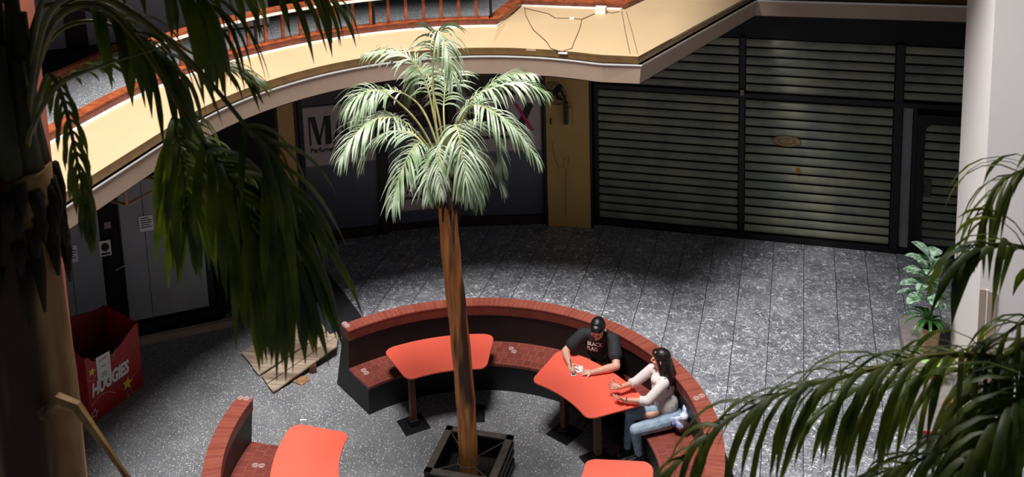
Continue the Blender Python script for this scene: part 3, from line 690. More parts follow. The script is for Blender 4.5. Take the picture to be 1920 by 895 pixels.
settle(dsn, (a+b)/2+Vector((0, 0, .4)))
# right shop window
a, b, d, n = chord_frame((-2.36, 6.775), (-.82, 7.235)); L3 = (b-a).length
sw = thing('shop_window', 'grey shop window between the palm crown and the ochre pilaster', 'shop window', 'grey perfumery shop windows')
panel(MB(), a, d, n, 0, L3, .16, 4.08, -.04).build('pane', 'shop_grey', sw)
fm = MB(); panel(fm, a, d, n, -.03, .04, 0, 4.08, 0, .08); panel(fm, a, d, n, L3-.04, L3+.03, 0, 4.08, 0, .08); panel(fm, a, d, n, 0, L3, 0, .17, 0, .08)
fm.build('window_frame', 'frame_brown', sw)
panel(MB(), a, d, n, .05, L3-.05, 2.50, 4.06, -.018, .02).build('upper_band', 'shop_dark', sw)
settle(sw, (a+b)/2)
ms = max_sign('shop_sign', 'white perfumery sign with black letters beside the wall fan', a, d, n, .05, L3-.05, 1.42, 2.46, 0)
settle(ms, (a+b)/2+Vector((0, 0, 1.4)))
# wall fan on the pilaster
fan = thing('wall_fan', 'round dark wall fan fixed high on the ochre pilaster', 'fan')
fc = Vector((-.50, 6.78, 2.66)); fd = Vector((-.35, -.85, -.35)).normalized(); fx = fd.cross(Vector((0, 0, 1))).normalized(); fy = fx.cross(fd)
cage = MB()
for s_, rr_ in ((-.07, .20), (0, .235), (.07, .20), (.09, .12), (-.09, .12)):
    cage.tube([fc+fd*s_+(fx*math.cos(k*PI/14)+fy*math.sin(k*PI/14))*rr_ for k in range(29)], .004, 5, caps=False)
for k in range(40):
    q = 2*PI*k/40; e = fx*math.cos(q)+fy*math.sin(q)
    cage.tube([fc+fd*.095+e*.05, fc+fd*.09+e*.13, fc+fd*.065+e*.205, fc+e*.235, fc-fd*.065+e*.205, fc-fd*.09+e*.1], .0022, 4)
cage.build('cage', 'fan_grey', fan)
bl = MB()
for k in range(4):
    q = PI/2*k+.4; e = fx*math.cos(q)+fy*math.sin(q); g = fx*math.cos(q+.9)+fy*math.sin(q+.9)
    bl.extr([fc+e*.03, fc+e*.19, fc+(e*.8+g*.35).normalized()*.19+fd*.02, fc+g*.09+fd*.03], fd*.004)
bl.build('blades', 'frame_black', fan)
MB().tube([fc-fd*.02, fc-fd*.2], [.06, .05], 14).build('motor', 'fan_grey', fan)
MB().box((-.36, 7.11, 2.12), (.17, .05, .34)).build('wall_plate', 'yellow', fan, bevel=.01)
MB().box((-.36, 7.03, 2.22), (.07, .11, .40)).tube([fc-fd*.15, (-.37, 7.03, 2.50), (-.36, 7.04, 2.36)], .022, 8).build('arm', 'shop_dark', fan, bevel=.004)
MB().tube([(-.64, 7.10, 1.62), (-.60, 7.09, 1.35), (-.52, 7.09, 1.15), (-.44, 7.09, 1.18), (-.43, 7.1, 1.32), (-.35, 7.11, 1.38), (-.34, 7.1, 1.22)], .005, 5).tube([(-.39, 7.10, 1.15), (-.42, 7.10, .7), (-.42, 7.10, .25)], .006, 5).build('cable', 'cable', fan)
settle(fan, (-.36, 7.12, 2.1))
tag(MB().tube([(-.66, 7.12, 2.05), (-.66, 7.09, 2.02), (-.655, 7.09, 1.96)], .014, 7).build('wall_hook', 'ink'), 'small dark hook on the ochre pilaster left of the fan', 'hook')

# far left: dark doorway with white grille and grey shop panels with notices
gr = thing('window_grille', 'white barred grille high in the dark window beside the left pilaster', 'grille')
a, b, d, n = chord_frame((-5.80, 4.63), (-5.03, 5.26))
for s_, z0, z1, w in ((.18, 1.95, 2.62, .025), (.42, 1.85, 2.72, .05)):
    panel(MB(), a, d, n, s_-w/2, s_+w/2, z0, z1, .03, .02).build('bar', 'letter_grey', gr)
for z in (2.20, 2.54): panel(MB(), a, d, n, .15, .66, z-.015, z+.015, .03, .02).build('bar', 'letter_grey', gr)
settle(gr, a+d*.4+Vector((0, 0, 2.2)))
# grey shop panels of the far left shop
Ls = Vector((-6.084, 2.273, 0)); Ld = Vector((.815, .580, 0)).normalized(); Ln = Vector((Ld.y, -Ld.x, 0))
def lp(mbb, s0, s1, z0, z1, off=0.0, th=.04): return panel(mbb, Ls, Ld, Ln, s0, s1, z0, z1, off, th)
lw = lp(MB(), -2.6, 1.3, 0, 4.08, -.12, .1); struct(lw, 'wall_left', 'frame_black')
struct(MB().prism([(-5.08, 3.02), (-4.98, 2.96), (-4.99, 5.1), (-5.1, 5.2)][::-1], 0, 4.08), 'wall_left_return', 'frame_black')
def board(name, label, s0, s1, z0, z1, seam):
    t = thing(name, label, 'shop panel', 'grey panels of the left shop')
    lp(MB(), s0, seam-.004, z0, z1).build('panel_leaf', 'panel_grey', t); lp(MB(), seam+.004, s1, z0, z1).build('panel_leaf', 'panel_grey', t)
    settle(t, Ls+Ld*(s0+s1)/2+Vector((0, 0, z0))); return t
board('grey_hoarding', 'tall grey shop panel behind the red carton stand', -1.35, -.30, .25, 2.5, -.72)
board('grey_hoarding', 'tall grey shop panel with a white notice, right of the dark doorway', .0, 1.15, .25, 2.5, .33)
lp(MB(), -.285, -.035, .02, 2.4, -.03, .03).build('doorway', 'pit'); tag(bpy.data.objects['doorway'], 'narrow dark doorway between the two grey shop panels', 'doorway')
lp(MB(), -.02, -.0, .1, 2.6, .0, .05).build('door_jamb', 'frame_brown'); tag(bpy.data.objects['door_jamb'], 'thin brown jamb at the left edge of the grey panel with notice', 'door jamb')
def notice(name, label, s, z, w, h, rows=5, m='paper', cat='notice', tilt=0.0):
    t = thing(name, label, cat)
    lp(MB(), s-w/2, s+w/2, z-h/2, z+h/2, .032, .004).build('sheet', m, t)
    for i in range(rows):
        lp(MB(), s-w*.38, s+w*(.38 if i % 3 else .2), z+h*.36-i*h*.15-.006, z+h*.36-i*h*.15+.006, .036, .004).build('text_line', 'ink', t)
    settle(t, Ls+Ld*s+Vector((0, 0, z-h/2))); return t
notice('notice', 'white printed notice on the grey panel right of the doorway', .36, 1.78, .20, .24)
notice('notice', 'white printed notice on the grey panel behind the carton stand', -.72, 1.50, .20, .26)
stk = notice('sticker', 'white square sticker with a dark leaf disc on the dark doorway', -.24, 1.50, .16, .24, 0, cat='sticker')
lp(MB(), -.30, -.18, 1.40, 1.43, .036, .004).build('text_line', 'ink', None)
q = Ls+Ld*-.24+Ln*.037+Vector((0, 0, 1.52))
o = MB().extr([q+Ld*.055*math.cos(k*PI/12)+Vector((0, 0, .065*math.sin(k*PI/12))) for k in range(24)], Ln*.003).build('disc', 'frame_brown', stk); o.location = -Vector(stk.location)
last = [x for x in bpy.data.objects if x.name.startswith('text_line') and x.parent is None][-1]; last.parent = stk; last.location = -Vector(stk.location)
tag(lp(MB(), -.22, -.13, 1.80, 1.90, .03, .004).build('sticker', 'letter_grey'), 'small pinkish sticker high on the dark doorway', 'sticker')
mb = MB(); q = Ls+Ld*-.12+Vector((0, 0, 1.15)); mb.tube([q+Ln*.03, q+Ln*.09, q+Ln*.09+Ld*.14+Vector((0, 0, .06))], .009, 6)
tag(mb.build('door_handle_lever', 'silver'), 'small metal lever handle on the dark doorway', 'handle')
struct(lp(MB(), -1.6, 1.5, .0, .10, .28, .10), 'baseboard_left', 'tan')
struct(lp(MB(), -1.6, 1.3, .0, .20, .03, .08), 'trim_12', 'frame_black')
# pale wooden frame hanging under the slab
hf = thing('hanging_frame', 'pale wooden open box frame hanging under the slab at left', 'frame')
A0, A1, A2 = Vector((-3.89, -.40, 3.58)), Vector((-3.76, .26, 3.58)), Vector((-4.25, -.33, 3.58)); U = Vector((0, 0, .50))
for p, q in ((A0, A1), (A0, A2), (A1, A1+A2-A0), (A2, A1+A2-A0)): MB().tube([p, q], .022, 4).build('frame_bar', 'pale_wood', hf)
for p in (A0, A1, A2, A1+A2-A0): MB().tube([p, p+U], .022, 4).build('hanger', 'pale_wood', hf)
settle(hf, A0)

# ------------------------------------------------------------------ balustrade of the first floor
bs = thing('balustrade', 'red-brown wooden balustrade with curb along the curved upper floor', 'balustrade')
cl = [tuple(Vector(p)) for p in inner_line]
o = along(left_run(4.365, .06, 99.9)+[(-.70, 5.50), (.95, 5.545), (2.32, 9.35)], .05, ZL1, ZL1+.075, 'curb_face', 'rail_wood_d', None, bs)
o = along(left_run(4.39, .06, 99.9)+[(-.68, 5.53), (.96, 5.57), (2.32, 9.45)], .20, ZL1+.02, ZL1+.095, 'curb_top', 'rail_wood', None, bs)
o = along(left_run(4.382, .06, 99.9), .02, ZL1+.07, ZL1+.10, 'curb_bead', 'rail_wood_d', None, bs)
for k in range(19):
    a_ = 104.0+3.36*k
    p = pol(4.49, a_); R = Matrix.Rotation(math.radians(a_), 3, 'Z')
    MB().box((p.x, p.y, (ZL1+.08+5.06)/2), (.045, .045, 5.06-ZL1-.08), rot=R).build('baluster', 'rail_wood', bs, bevel=.006)
for a_ in (101.3, 123.5, 146.0):
    p = pol(4.52, a_); MB().tube([(p.x, p.y, ZL1+.06), (p.x, p.y, 5.06)], .022, 8).build('post', 'black_metal', bs)
o = along([tuple(pol(4.40, 167-(167-101)*i/40))[:2] for i in range(41)], .17, 5.06, 5.12, 'handrail', 'rail_wood', None, bs)
o = along([tuple(pol(4.39, 167-(167-101)*i/40))[:2] for i in range(41)], .02, 5.035, 5.075, 'rail_edging', 'white_edge', None, bs)
settle(bs, (-3.0, 3.3, ZL1))
struct(MB().box((-5.75, .9, 4.60), (.09, 2.9, .09)), 'trim_13', 'rail_wood')
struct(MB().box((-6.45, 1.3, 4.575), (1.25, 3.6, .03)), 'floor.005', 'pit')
uw = MB(); a3 = Vector((-7.6, 1.25, 0)); panel(uw, a3, Ld, Ln, 0, 1.35, 4.6, 7.2, 0, .08); struct(uw, 'wall_upper_panel', 'upper_wall')
uw = MB(); panel(uw, a3, Ld, Ln, 1.65, 4.2, 4.6, 7.2, 0, .08); struct(uw, 'wall_upper_panel_right', 'upper_wall')
uw = MB(); panel(uw, a3, Ld, Ln, 1.35, 1.65, 4.6, 7.2, -.04, .08); struct(uw, 'door_1', 'frame_brown')

# loose cables and boxes on the cream ledge
def zl(x, y):
    r = math.hypot(x, y); return ZL0+(ZL1-ZL0)*min(1, max(0, (y-3.45)/2.0))+.008
cb = MB()
def cab(pts, r=.006):
    cb.tube([(x, y, zl(x, y)) for x, y in pts], r, 5)
cab([(-.62, 5.40), (-.50, 5.0), (-.33, 4.60), (-.20, 4.31), (0.0, 4.0), (.12, 3.81), (.24, 3.55), (.40, 3.45)])
cab([(-.62, 5.36), (-.30, 5.2), (-.16, 5.12), (-.02, 4.93), (.24, 4.95), (.40, 4.92), (.50, 5.15), (.60, 5.35)])
cab([(.40, 4.90), (.44, 4.65), (.47, 4.36), (.50, 3.9), (.53, 3.60), (.44, 3.48)], .005)
cab([(.66, 5.36), (.80, 5.30), (.90, 5.40)], .005)
cab([(.92, 5.44), (1.15, 4.4), (1.36, 3.50)], .005); cab([(1.0, 5.40), (1.25, 4.4), (1.46, 3.52)], .004)
tag(cb.build('loose_cable', 'cable'), 'thin loose cables lying across the cream ledge', 'cable')
tag(MB().box((.62, 5.30, 4.59), (.17, .14, .11)).build('junction_box', 'plastic_white', bevel=.01), 'white junction box at the right end of the cream ledge', 'box')
tag(MB().box((.24, 4.96, 4.53), (.07, .05, .03)).build('cable_clip', 'plastic_white', bevel=.005), 'small white clip on the cable on the cream ledge', 'clip')
tag(MB().box((.43, 3.47, 4.45), (.13, .04, .02)).build('cable_splice', 'plastic_white', bevel=.004), 'white splice where the cables meet the ledge edge', 'splice')
tag(MB().box((1.40, 3.52, 4.455), (.11, .06, .03)).build('corner_bracket', 'letter_grey', bevel=.004), 'small metal bracket at the corner of the cream ledge', 'bracket')
lt = thing('edge_lamp', 'small white lamp on the cream ledge beside the terracotta column', 'lamp')
MB().box((-3.66, -1.76, 4.62), (.10, .07, .03)).build('lamp_head', 'plastic_white', lt, bevel=.006); MB().tube([(-3.68, -1.78, 4.44), (-3.67, -1.77, 4.61)], .012).build('lamp_arm', 'silver', lt)
settle(lt, (-3.68, -1.78, 4.45))

# ------------------------------------------------------------------ round brick seat (two pieces)
def medal(parent, r, a_, z, dr=0, da=0):
    for s_ in (-1, 1):
        c = pol(r+s_*dr, a_+s_*da, z)
        mbm = MB()
        for R_ in (.033, .016):
            mbm.tube([c+Vector((R_*math.cos(k*PI/10), R_*math.sin(k*PI/10), .001)) for k in range(21)], .006, 6, caps=False)
        mbm.build('medallion', 'medal', parent)
def bench(label, a0, a1, medals):
    t = thing('curved_bench', label, 'bench', 'curved brick benches')
    MB().sector((3.10, 2.88), (3.12, 2.90), a0, a1, 0, .10, 90).build('plinth', 'black_paint', t)
    MB().sector((2.80, 2.715), (3.14, 2.885), a0, a1, 0, .86, 96).build('backrest', 'black_paint', t)
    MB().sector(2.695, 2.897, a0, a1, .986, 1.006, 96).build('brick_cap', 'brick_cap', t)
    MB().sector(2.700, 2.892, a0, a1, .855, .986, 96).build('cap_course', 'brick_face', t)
    MB().sector((2.26, 2.24), 2.9, a0+.01, a1-.01, 0, .385, 96).build('seat_base', 'black_paint', t)
    MB().sector(2.222, 2.80, a0, a1, .385, .42, 96).build('seat', 'brick_seat', t)
    for m_ in medals: medal(t, *m_)
    g = MB()
    for k in range(int(abs(a1-a0)/2.2)):
        a_ = min(a0, a1)+1+2.2*k; p0 = pol(3.13, a_, .10); p1 = pol(2.89, a_, .84); g.tube([p0, p1], .008, 4)
    g.build('outer_battens', 'black_metal', t)
    settle(t, pol(2.6, (a0+a1)/2)); return t
bench('long curved brick bench with black backrest and two people seated', 143.3, -40,
      [(2.86, 142.3, 1.008, .04, 0), (2.56, 140.3, .422, .04, 0), (2.57, 93.6, .422, .035, .6), (2.80, 26.2, 1.008, .04, .3)])
bench('short curved brick bench at the lower left, end turned to the ramp', 180.0, 214,
      [(2.81, 180.4, 1.008, .04, 0), (2.49, 188.6, .422, .04, 0)])

# ------------------------------------------------------------------ orange-red tables
def table(label, a0, a1, r0, r1, legs):
    t = thing('table', label, 'table', 'orange-red tables in the round seat')
    rm = (r0+r1)/2; W_ = math.radians(abs(a1-a0))*rm; D_ = r1-r0; cr = .13; pts = []
    for cx, cy, q in ((W_-cr, D_-cr, 0), (cr, D_-cr, 90), (cr, cr, 180), (W_-cr, cr, 270)):
        for i in range(8):
            g = math.radians(q+90*i/7); pts.append((cx+cr*math.cos(g), cy+cr*math.sin(g)))
    dense = []
    for i, p in enumerate(pts):
        q = pts[(i+1) % len(pts)]; L_ = math.hypot(q[0]-p[0], q[1]-p[1]); m = max(1, int(L_/.08))
        for j in range(m): dense.append((p[0]+(q[0]-p[0])*j/m, p[1]+(q[1]-p[1])*j/m))
    out = [tuple(pol(r0+d_, a0+(a1-a0)*s_/W_))[:2] for s_, d_ in dense]
    MB().prism(out, .722, .742).build('tabletop', 'red_lam', t, bevel=.004)
    MB().prism([tuple(pol(r0+.03+d_*(D_-.06)/D_, a0+(a1-a0)*(s_*.97+.015*W_)/W_))[:2] for s_, d_ in dense], .708, .722).build('underside', 'black_metal', t)
    for r_, a_ in legs:
        p = pol(r_, a_); R = Matrix.Rotation(math.radians(a_), 3, 'Z')
        MB().box((p.x, p.y, .37), (.085, .075, .68), rot=R).build('leg', 'leg_wood', t, bevel=.006)
        MB().box((p.x, p.y, .006), (.34, .34, .012), rot=R).build('foot_plate', 'black_metal', t)
        MB().box((p.x, p.y, .05), (.13, .12, .09), rot=R).build('leg_socket', 'black_metal', t, bevel=.008)
    settle(t, pol((r0+r1)/2, (a0+a1)/2)); return t
table('orange-red table at the back left behind the palm trunk, empty', 98.6, 135.4, 1.62, 2.42, [(1.74, 106.2), (1.74, 132.0)])
table('orange-red table where the two people sit', 36.0, 75.6, 1.52, 2.33, [(1.74, 42.0), (1.76, 63.5)])
table('orange-red table at the lower left beside the short bench', 179.2, 216, 1.44, 2.20, [(1.6, 186), (1.6, 208)])
table('orange-red table cut by the bottom edge below the woman', 9.3, -27, 1.36, 2.12, [(1.5, 2), (1.5, -20)])

# ------------------------------------------------------------------ planter
pl = thing('planter', 'square dark planter box holding the tall palm trunk', 'planter')
cx, cy = -.11, .435
for dx, dy, sx, sy in ((0, .385, .86, .09), (0, -.385, .86, .09), (.385, 0, .09, .86), (-.385, 0, .09, .86)):
    MB().box((cx+dx, cy+dy, .385), (sx, sy, .03)).build('rim', 'planter_rim', pl, bevel=.004)
w = MB()
for dx, dy, sx, sy in ((0, .39, .84, .03), (0, -.39, .84, .03), (.39, 0, .03, .84), (-.39, 0, .03, .84)): w.box((cx+dx, cy+dy, .19), (sx, sy, .37))
w.build('planter_wall', 'planter', pl)
for z in (.08, .20, .30):
    for dx, dy, sx, sy in ((0, .42, .82, .03), (0, -.42, .82, .03), (.42, 0, .03, .82), (-.42, 0, .03, .82)):
        MB().box((cx+dx, cy+dy, z), (sx, sy, .055)).build('side_slat', 'planter_rim', pl)
MB().box((cx, cy, .05), (.78, .78, .08)).build('soil', 'soil', pl)
rg = MB().tube([(cx+.125*math.cos(k*PI/14), cy-.06+.125*math.sin(k*PI/14), .34) for k in range(29)], .008, 6, caps=False)
rg.build('brace_ring', 'planter_rim', pl)
for sx, sy in ((1, 1), (1, -1), (-1, 1), (-1, -1)):
    v = Vector((sx*.355, sy*.355+.06, 0)).normalized()*.125
    MB().tube([(cx+v.x, cy-.06+v.y, .34), (cx+sx*.355, cy+sy*.355, .37)], .008, 6).build('brace', 'planter_rim', pl)
settle(pl, (cx, cy, 0))
st = MB()
for k, (dx, dy, r_) in enumerate(((0, 0, .075), (.07, .02, .055), (-.05, .05, .05), (.02, -.06, .05))): st.ell((cx+.19+dx, cy-.20+dy, .12), (r_, r_*.8, r_*.7), n=10, m=7)
tag(st.build('crumpled_paper', 'paper', smooth=False), 'crumpled pale paper lying on the soil in the planter', 'paper')

# ------------------------------------------------------------------ palms
def catmull(pts, n):
    P = [Vector(p) for p in pts]; P = [P[0]*2-P[1]]+P+[P[-1]*2-P[-2]]; out = []; m = len(P)-3
    for i in range(n+1):
        f = i/n*m; k = min(int(f), m-1); t = f-k; a, b, c, d = P[k:k+4]
        out.append(.5*((2*b)+(c-a)*t+(2*a-5*b+4*c-d)*t*t+(3*b-a-3*c+d)*t**3))
    return out
def frond(parent, pts, ll, n, start, wid, m_leaf, m_stem, r0, rnd, droop=1.0, seg=5, spread=1.0):
    path = catmull(pts, 40); rl = [r0*(1-.85*i/40) for i in range(41)]
    st = MB().tube(path, rl, 6).build('frond', m_stem, parent, smooth=True)
    if n == 0: return st
    mbb = MB(); V = mbb.bm.verts
    for i in range(n):
        f = start+(1-start)*(i+.5)/n; q = f*40; k = min(int(q), 39); p = path[k].lerp(path[k+1], q-k)
        T = (path[min(k+2, 40)]-path[max(k-1, 0)]).normalized(); Z = Vector((0, 0, 1))
        S = T.cross(Z)
        if S.length < .15: S = T.cross(Vector((.6, -.8, 0)))
        S.normalize(); Nn = S.cross(T)
        e = (f-start)/(1-start); L_ = ll*(.55+.75*math.sin(PI*min(1, .12+e*.88)))*rnd.uniform(.72, 1.12)
        for sd in (-1, 1):
            d = (S*sd*spread*(1.0-.45*e)*rnd.uniform(.7, 1.2)+T*(.45+.9*e)*(.35+.65*spread)*rnd.uniform(.7, 1.3)+Nn*rnd.uniform(-.1, .4)).normalized()
            c = p.copy(); sg = L_/seg; g = rnd.uniform(.30, .55)*droop; w0 = wid*rnd.uniform(.8, 1.15); prev = None
            tw = rnd.uniform(-.5, .5)
            for j in range(seg+1):
                u = j/seg; w_ = w0*(.45+.9*math.sin(PI*min(1, .15+u*.6)))*(1 if u < .7 else max(.06, (1-u)/.3))
                Wv = d.cross(S*sd*.3+Nn+Vector((tw*.5, tw*.3, 0)))
                if Wv.length < .05: Wv = T
                Wv.normalize(); up_ = Wv.cross(d)
                if up_.z < 0: up_ = -up_
                row = [V.new(c-Wv*w_*.5), V.new(c+up_*w_*.16), V.new(c+Wv*w_*.5)]
                if prev:
                    mbb.bm.faces.new((prev[0], row[0], row[1], prev[1])); mbb.bm.faces.new((prev[1], row[1], row[2], prev[2]))
                prev = row; c = c+d*sg; d = (d+Vector((0, 0, -g))+Vector((rnd.uniform(-.05, .05), rnd.uniform(-.05, .05), 0))).normalized()
    lf = mbb.build('leaflets', m_leaf, st, smooth=True, fix=False); lf['kind'] = 'stuff'
    return st
def trunk_mesh(path, radii, m, name, parent, rnd, n=22):
    mbb = MB(); pts = catmull(path, 60); rings = []
    ph = [rnd.uniform(0, 6.3) for _ in range(4)]
    for i, p in enumerate(pts):
        f = i/60; r_ = radii[0]+(radii[1]-radii[0])*f
        rings.append([mbb.bm.verts.new(p+Vector((math.cos(2*PI*k/n), math.sin(2*PI*k/n), 0))*r_*(1+.06*math.sin(3*2*PI*k/n+ph[0]+f*2)+.035*math.sin(7*2*PI*k/n+ph[1]-f*3)+.03*math.sin(f*40+ph[2]))) for k in range(n)])
    for i in range(60):
        for k in range(n): mbb.bm.faces.new((rings[i][k], rings[i][(k+1) % n], rings[i+1][(k+1) % n], rings[i+1][k]))
    mbb.bm.faces.new(list(reversed(rings[0]))); mbb.bm.faces.new(rings[-1])
    return mbb.build(name, m, parent, smooth=True)
rnd = random.Random(3)
pm = thing('palm_tree', 'tall palm with pale drooping crown standing in the square planter', 'palm tree', 'palms of the courtyard')
trunk_mesh([(-.115, .40, .09), (-.12, .40, 1.0), (-.15, .37, 2.0), (-.20, .34, 3.0), (-.215, .33, 3.72)], (.114, .104), 'trunk', 'trunk', pm, rnd)
fb = MB()
for k in range(26):
    a_ = 2*PI*k/26+rnd.uniform(-.1, .1); r_ = .085+rnd.uniform(0, .03); z = 3.56+rnd.uniform(0, .2); c, s_ = math.cos(a_), math.sin(a_)
    fb.tube([(-.215+c*r_*.8, .33+s_*r_*.8, z+.25), (-.215+c*(r_+.03), .33+s_*(r_+.03), z), (-.215+c*(r_+.05), .33+s_*(r_+.05), z-rnd.uniform(.05, .2))], [.022, .02, .006], 5)
fb.build('fibre_collar', 'fibre', pm, smooth=True)
MB().tube([(-.217, .33, 3.65), (-.22, .36, 3.9), (-.215, .40, 4.25), (-.21, .42, 4.5)], [.10, .09, .06, .03], 12).build('crown_shaft', mat('olive_shaft', srgb(92, 96, 44), .6, noise=.4, nscale=12, stretch=(1, 1, .1)), pm, smooth=True)
for pts, ll, n, stt in CENTRE_FRONDS:
    frond(pm, pts, ll*1.03, int(n*1.15), stt, .017, 'frost_leaf', 'frost_stem', .017, rnd, .9)
settle(pm, (-.115, .40, .09))

lp_ = thing('palm_tree', 'large dark palm in the left foreground with fibrous trunk', 'palm tree', 'palms of the courtyard')
TX, TY = .465, -6.80
trunk_mesh([(TX, TY, -.02), (TX, TY, 2.5), (TX, TY, 5.0), (TX-.01, TY, 7.12)], (.180, .172), 'trunk_near', 'trunk', lp_, rnd, 26)
fb = MB()
for k in range(70):
    a_ = 2*PI*k/70*3+rnd.uniform(-.2, .2); c, s_ = math.cos(a_), math.sin(a_); z = 6.75+rnd.uniform(0, .36); L_ = rnd.uniform(.10, .30)
    fb.tube([(TX+c*.165, TY+s_*.165, z), (TX+c*.185, TY+s_*.185, z-L_*.4), (TX+c*.190, TY+s_*.190, z-L_)], [.030, .026, .006], 5)
fb.build('fibre_collar', 'fibre', lp_, smooth=True)
sh = MB()
for k in range(9):
    a_ = 2*PI*k/9; c, s_ = math.cos(a_), math.sin(a_); h_ = rnd.uniform(.5, .95)
    sh.tube([(TX+c*.12, TY+s_*.12, 7.0), (TX+c*.10, TY+s_*.10, 7.3), (TX+c*.11, TY+s_*.11, 7.05+h_)], [.06, .045, .028], 7)
sh.build('leaf_boot', mat('olive_boot', srgb(70, 66, 34), .7, noise=.5, nscale=9, stretch=(1, 1, .15)), lp_, smooth=True)
peel = MB(); peel.tube([(.62, -6.93, 6.12), (.70, -6.925, 6.19), (.775, -6.92, 6.17), (.835, -6.92, 6.09), (.900, -6.92, 6.00), (.955, -6.92, 5.92), (.990, -6.92, 5.87)], [.035, .03, .024, .018, .015, .012, .014], 6)
peel.build('bark_peel', 'trunk_near', lp_)
for pts, ll, n, stt, wd, dr_ in LEFT_FRONDS:
    frond(lp_, pts, ll, int(n*1.25), stt, wd*.78, 'green_leaf', 'green_stem', .015, rnd, dr_*.45, 7, .42)
settle(lp_, (TX, TY, 0))
pg = thing('planter', 'dark planter box at the foot of the left foreground palm', 'planter')

rp = thing('palm_tree', 'dark palm at the right edge whose fronds arch over the marble floor', 'palm tree', 'palms of the courtyard')
RX, RY = 4.67, -6.16
trunk_mesh([(RX, RY, 0), (RX, RY, 3), (RX, RY, 6.25)], (.17, .13), 'trunk_near', 'trunk', rp, rnd)
for pts, ll, n, stt, wd in RIGHT_FRONDS:
    frond(rp, pts, ll, int(n*.68), stt, wd*.8, 'green_leaf', 'green_stem', .013, rnd, 1.2, 6, .5)
settle(rp, (RX, RY, 0))
bpy.data.objects.remove(pg)

# ------------------------------------------------------------------ wooden ramp
rp2 = thing('wooden_ramp', 'weathered plank ramp lying beside the end of the long bench', 'ramp')
lo0, lo1 = Vector((-4.20, 2.22, .0)), Vector((-3.28, 1.46, .0)); hi0, hi1, hi2 = Vector((-3.55, 3.44, .17)), Vector((-2.90, 2.80, .17)), Vector((-2.78, 2.46, .14))
tt = Vector((0, 0, .028)); nb = 5
for i in range(nb):
    f0, f1 = i/nb+.006, (i+1)/nb-.006
    a_, b_ = lo0.lerp(lo1, f0), lo0.lerp(lo1, f1)
    def top(f):
        return hi0.lerp(hi1, f/.72) if f <= .72 else hi1.lerp(hi2, (f-.72)/.28)
    pts = [a_, b_, top(f1)] + ([hi1] if f0 < .72 < f1 else []) + [top(f0)]
    jit = Vector((rnd.uniform(-.03, .03), rnd.uniform(-.02, .02), 0))
    pts = [pts[0]+jit, pts[1]+jit*.5]+pts[2:]
    MB().extr([p+Vector((0, 0, .012)) for p in pts], tt).build('plank', 'plank', rp2, bevel=.004)
MB().extr([hi0+Vector((0, 0, .04)), hi1+Vector((0, 0, .04)), hi1+Vector((-.10, -.10, .035)), hi0+Vector((-.10, -.10, .035))], (0, 0, .006)).build('tape_strip', 'duct_tape', rp2)
MB().box((-2.98, 2.08, .055), (.10, .13, .11), rz=.5).build('support_block', 'leg_wood', rp2, bevel=.004)
MB().box((-3.45, 3.0, .07), (.08, .5, .13), rz=.75).build('support_block', 'leg_wood', rp2)
settle(rp2, (-3.6, 2.4, 0))
tag(MB().prism([(-3.16, 1.78), (-2.98, 1.72), (-2.92, 1.86), (-3.0, 1.93), (-3.12, 1.90)], 0, .02).build('wood_chip', 'pale_wood', bevel=.003), 'broken piece of pale plywood on the floor by the ramp', 'wood piece')
tag(MB().box((-2.62, 1.05, .004), (.09, .03, .006), rz=.2).build('paper_scrap', 'paper'), 'tiny white paper scrap on the floor near the ramp', 'paper')

# ------------------------------------------------------------------ red carton display stand
ct = thing('carton_stand', 'empty red cardboard display stand with white lettering and yellow stars', 'display stand')
F0, F1 = Vector((-5.305, .30, 0)), Vector((-5.16, 1.23, 0)); fd_ = (F1-F0).normalized(); bn = Vector((-fd_.y, fd_.x, 0)); LF = (F1-F0).length; DP = .58
def cp(s, z, b=0.0): return Vector((F0.x+fd_.x*s+bn.x*b, F0.y+fd_.y*s+bn.y*b, z))
top_c = [(LF, .955), (LF*.93, .95), (LF*.80, .90), (LF*.65, .82), (LF*.48, .775), (LF*.30, .775), (LF*.12, .87), (LF*.06, .955), (0, .97)]
MB().extr([cp(0, 0), cp(LF, 0)]+[cp(s, z) for s, z in top_c], bn*.012).build('front_panel', 'carton_red', ct)
for s_ in (0.0, LF-.012):
    MB().extr([cp(s_, 0, .012), cp(s_, 0, DP), cp(s_, 1.10 if s_ > .1 else 1.2, DP), cp(s_, .96, .012)], fd_*.012).build('side_panel', 'carton_red', ct)
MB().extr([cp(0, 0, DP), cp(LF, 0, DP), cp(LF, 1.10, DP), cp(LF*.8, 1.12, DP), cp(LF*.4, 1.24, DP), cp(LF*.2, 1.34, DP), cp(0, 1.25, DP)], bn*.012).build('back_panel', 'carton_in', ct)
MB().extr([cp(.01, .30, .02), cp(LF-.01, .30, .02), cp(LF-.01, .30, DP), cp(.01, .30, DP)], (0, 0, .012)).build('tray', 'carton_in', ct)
MB().extr([cp(-.01, 0, -.006), cp(LF+.01, 0, -.006), cp(LF+.01, .03, -.006), cp(-.01, .03, -.006)], bn*.005).build('bottom_edge', 'carton_edge', ct)
NF = -bn
txt = text_mesh('HUGGIES', .245, 'paper', 'lettering', cp(.05, .385, -.006), fd_+Vector((0, 0, -.02)), (0, 0, 1), ct, .003, .012, sx=.64, shear=.15)
MB().extr([cp(.17, .53, -.004), cp(.40, .47, -.004), cp(.41, .85, -.004), cp(.17, .88, -.004)], NF*.003).build('price_sheet', 'paper', ct)
for z0, w_ in ((.80, .15), (.70, .07), (.60, .09), (.565, .09)): MB().extr([cp(.285-w_/2, z0, -.008), cp(.285+w_/2, z0, -.008), cp(.285+w_/2, z0+.010, -.008), cp(.285-w_/2, z0+.010, -.008)], NF*.001).build('print_line', 'ink', ct)
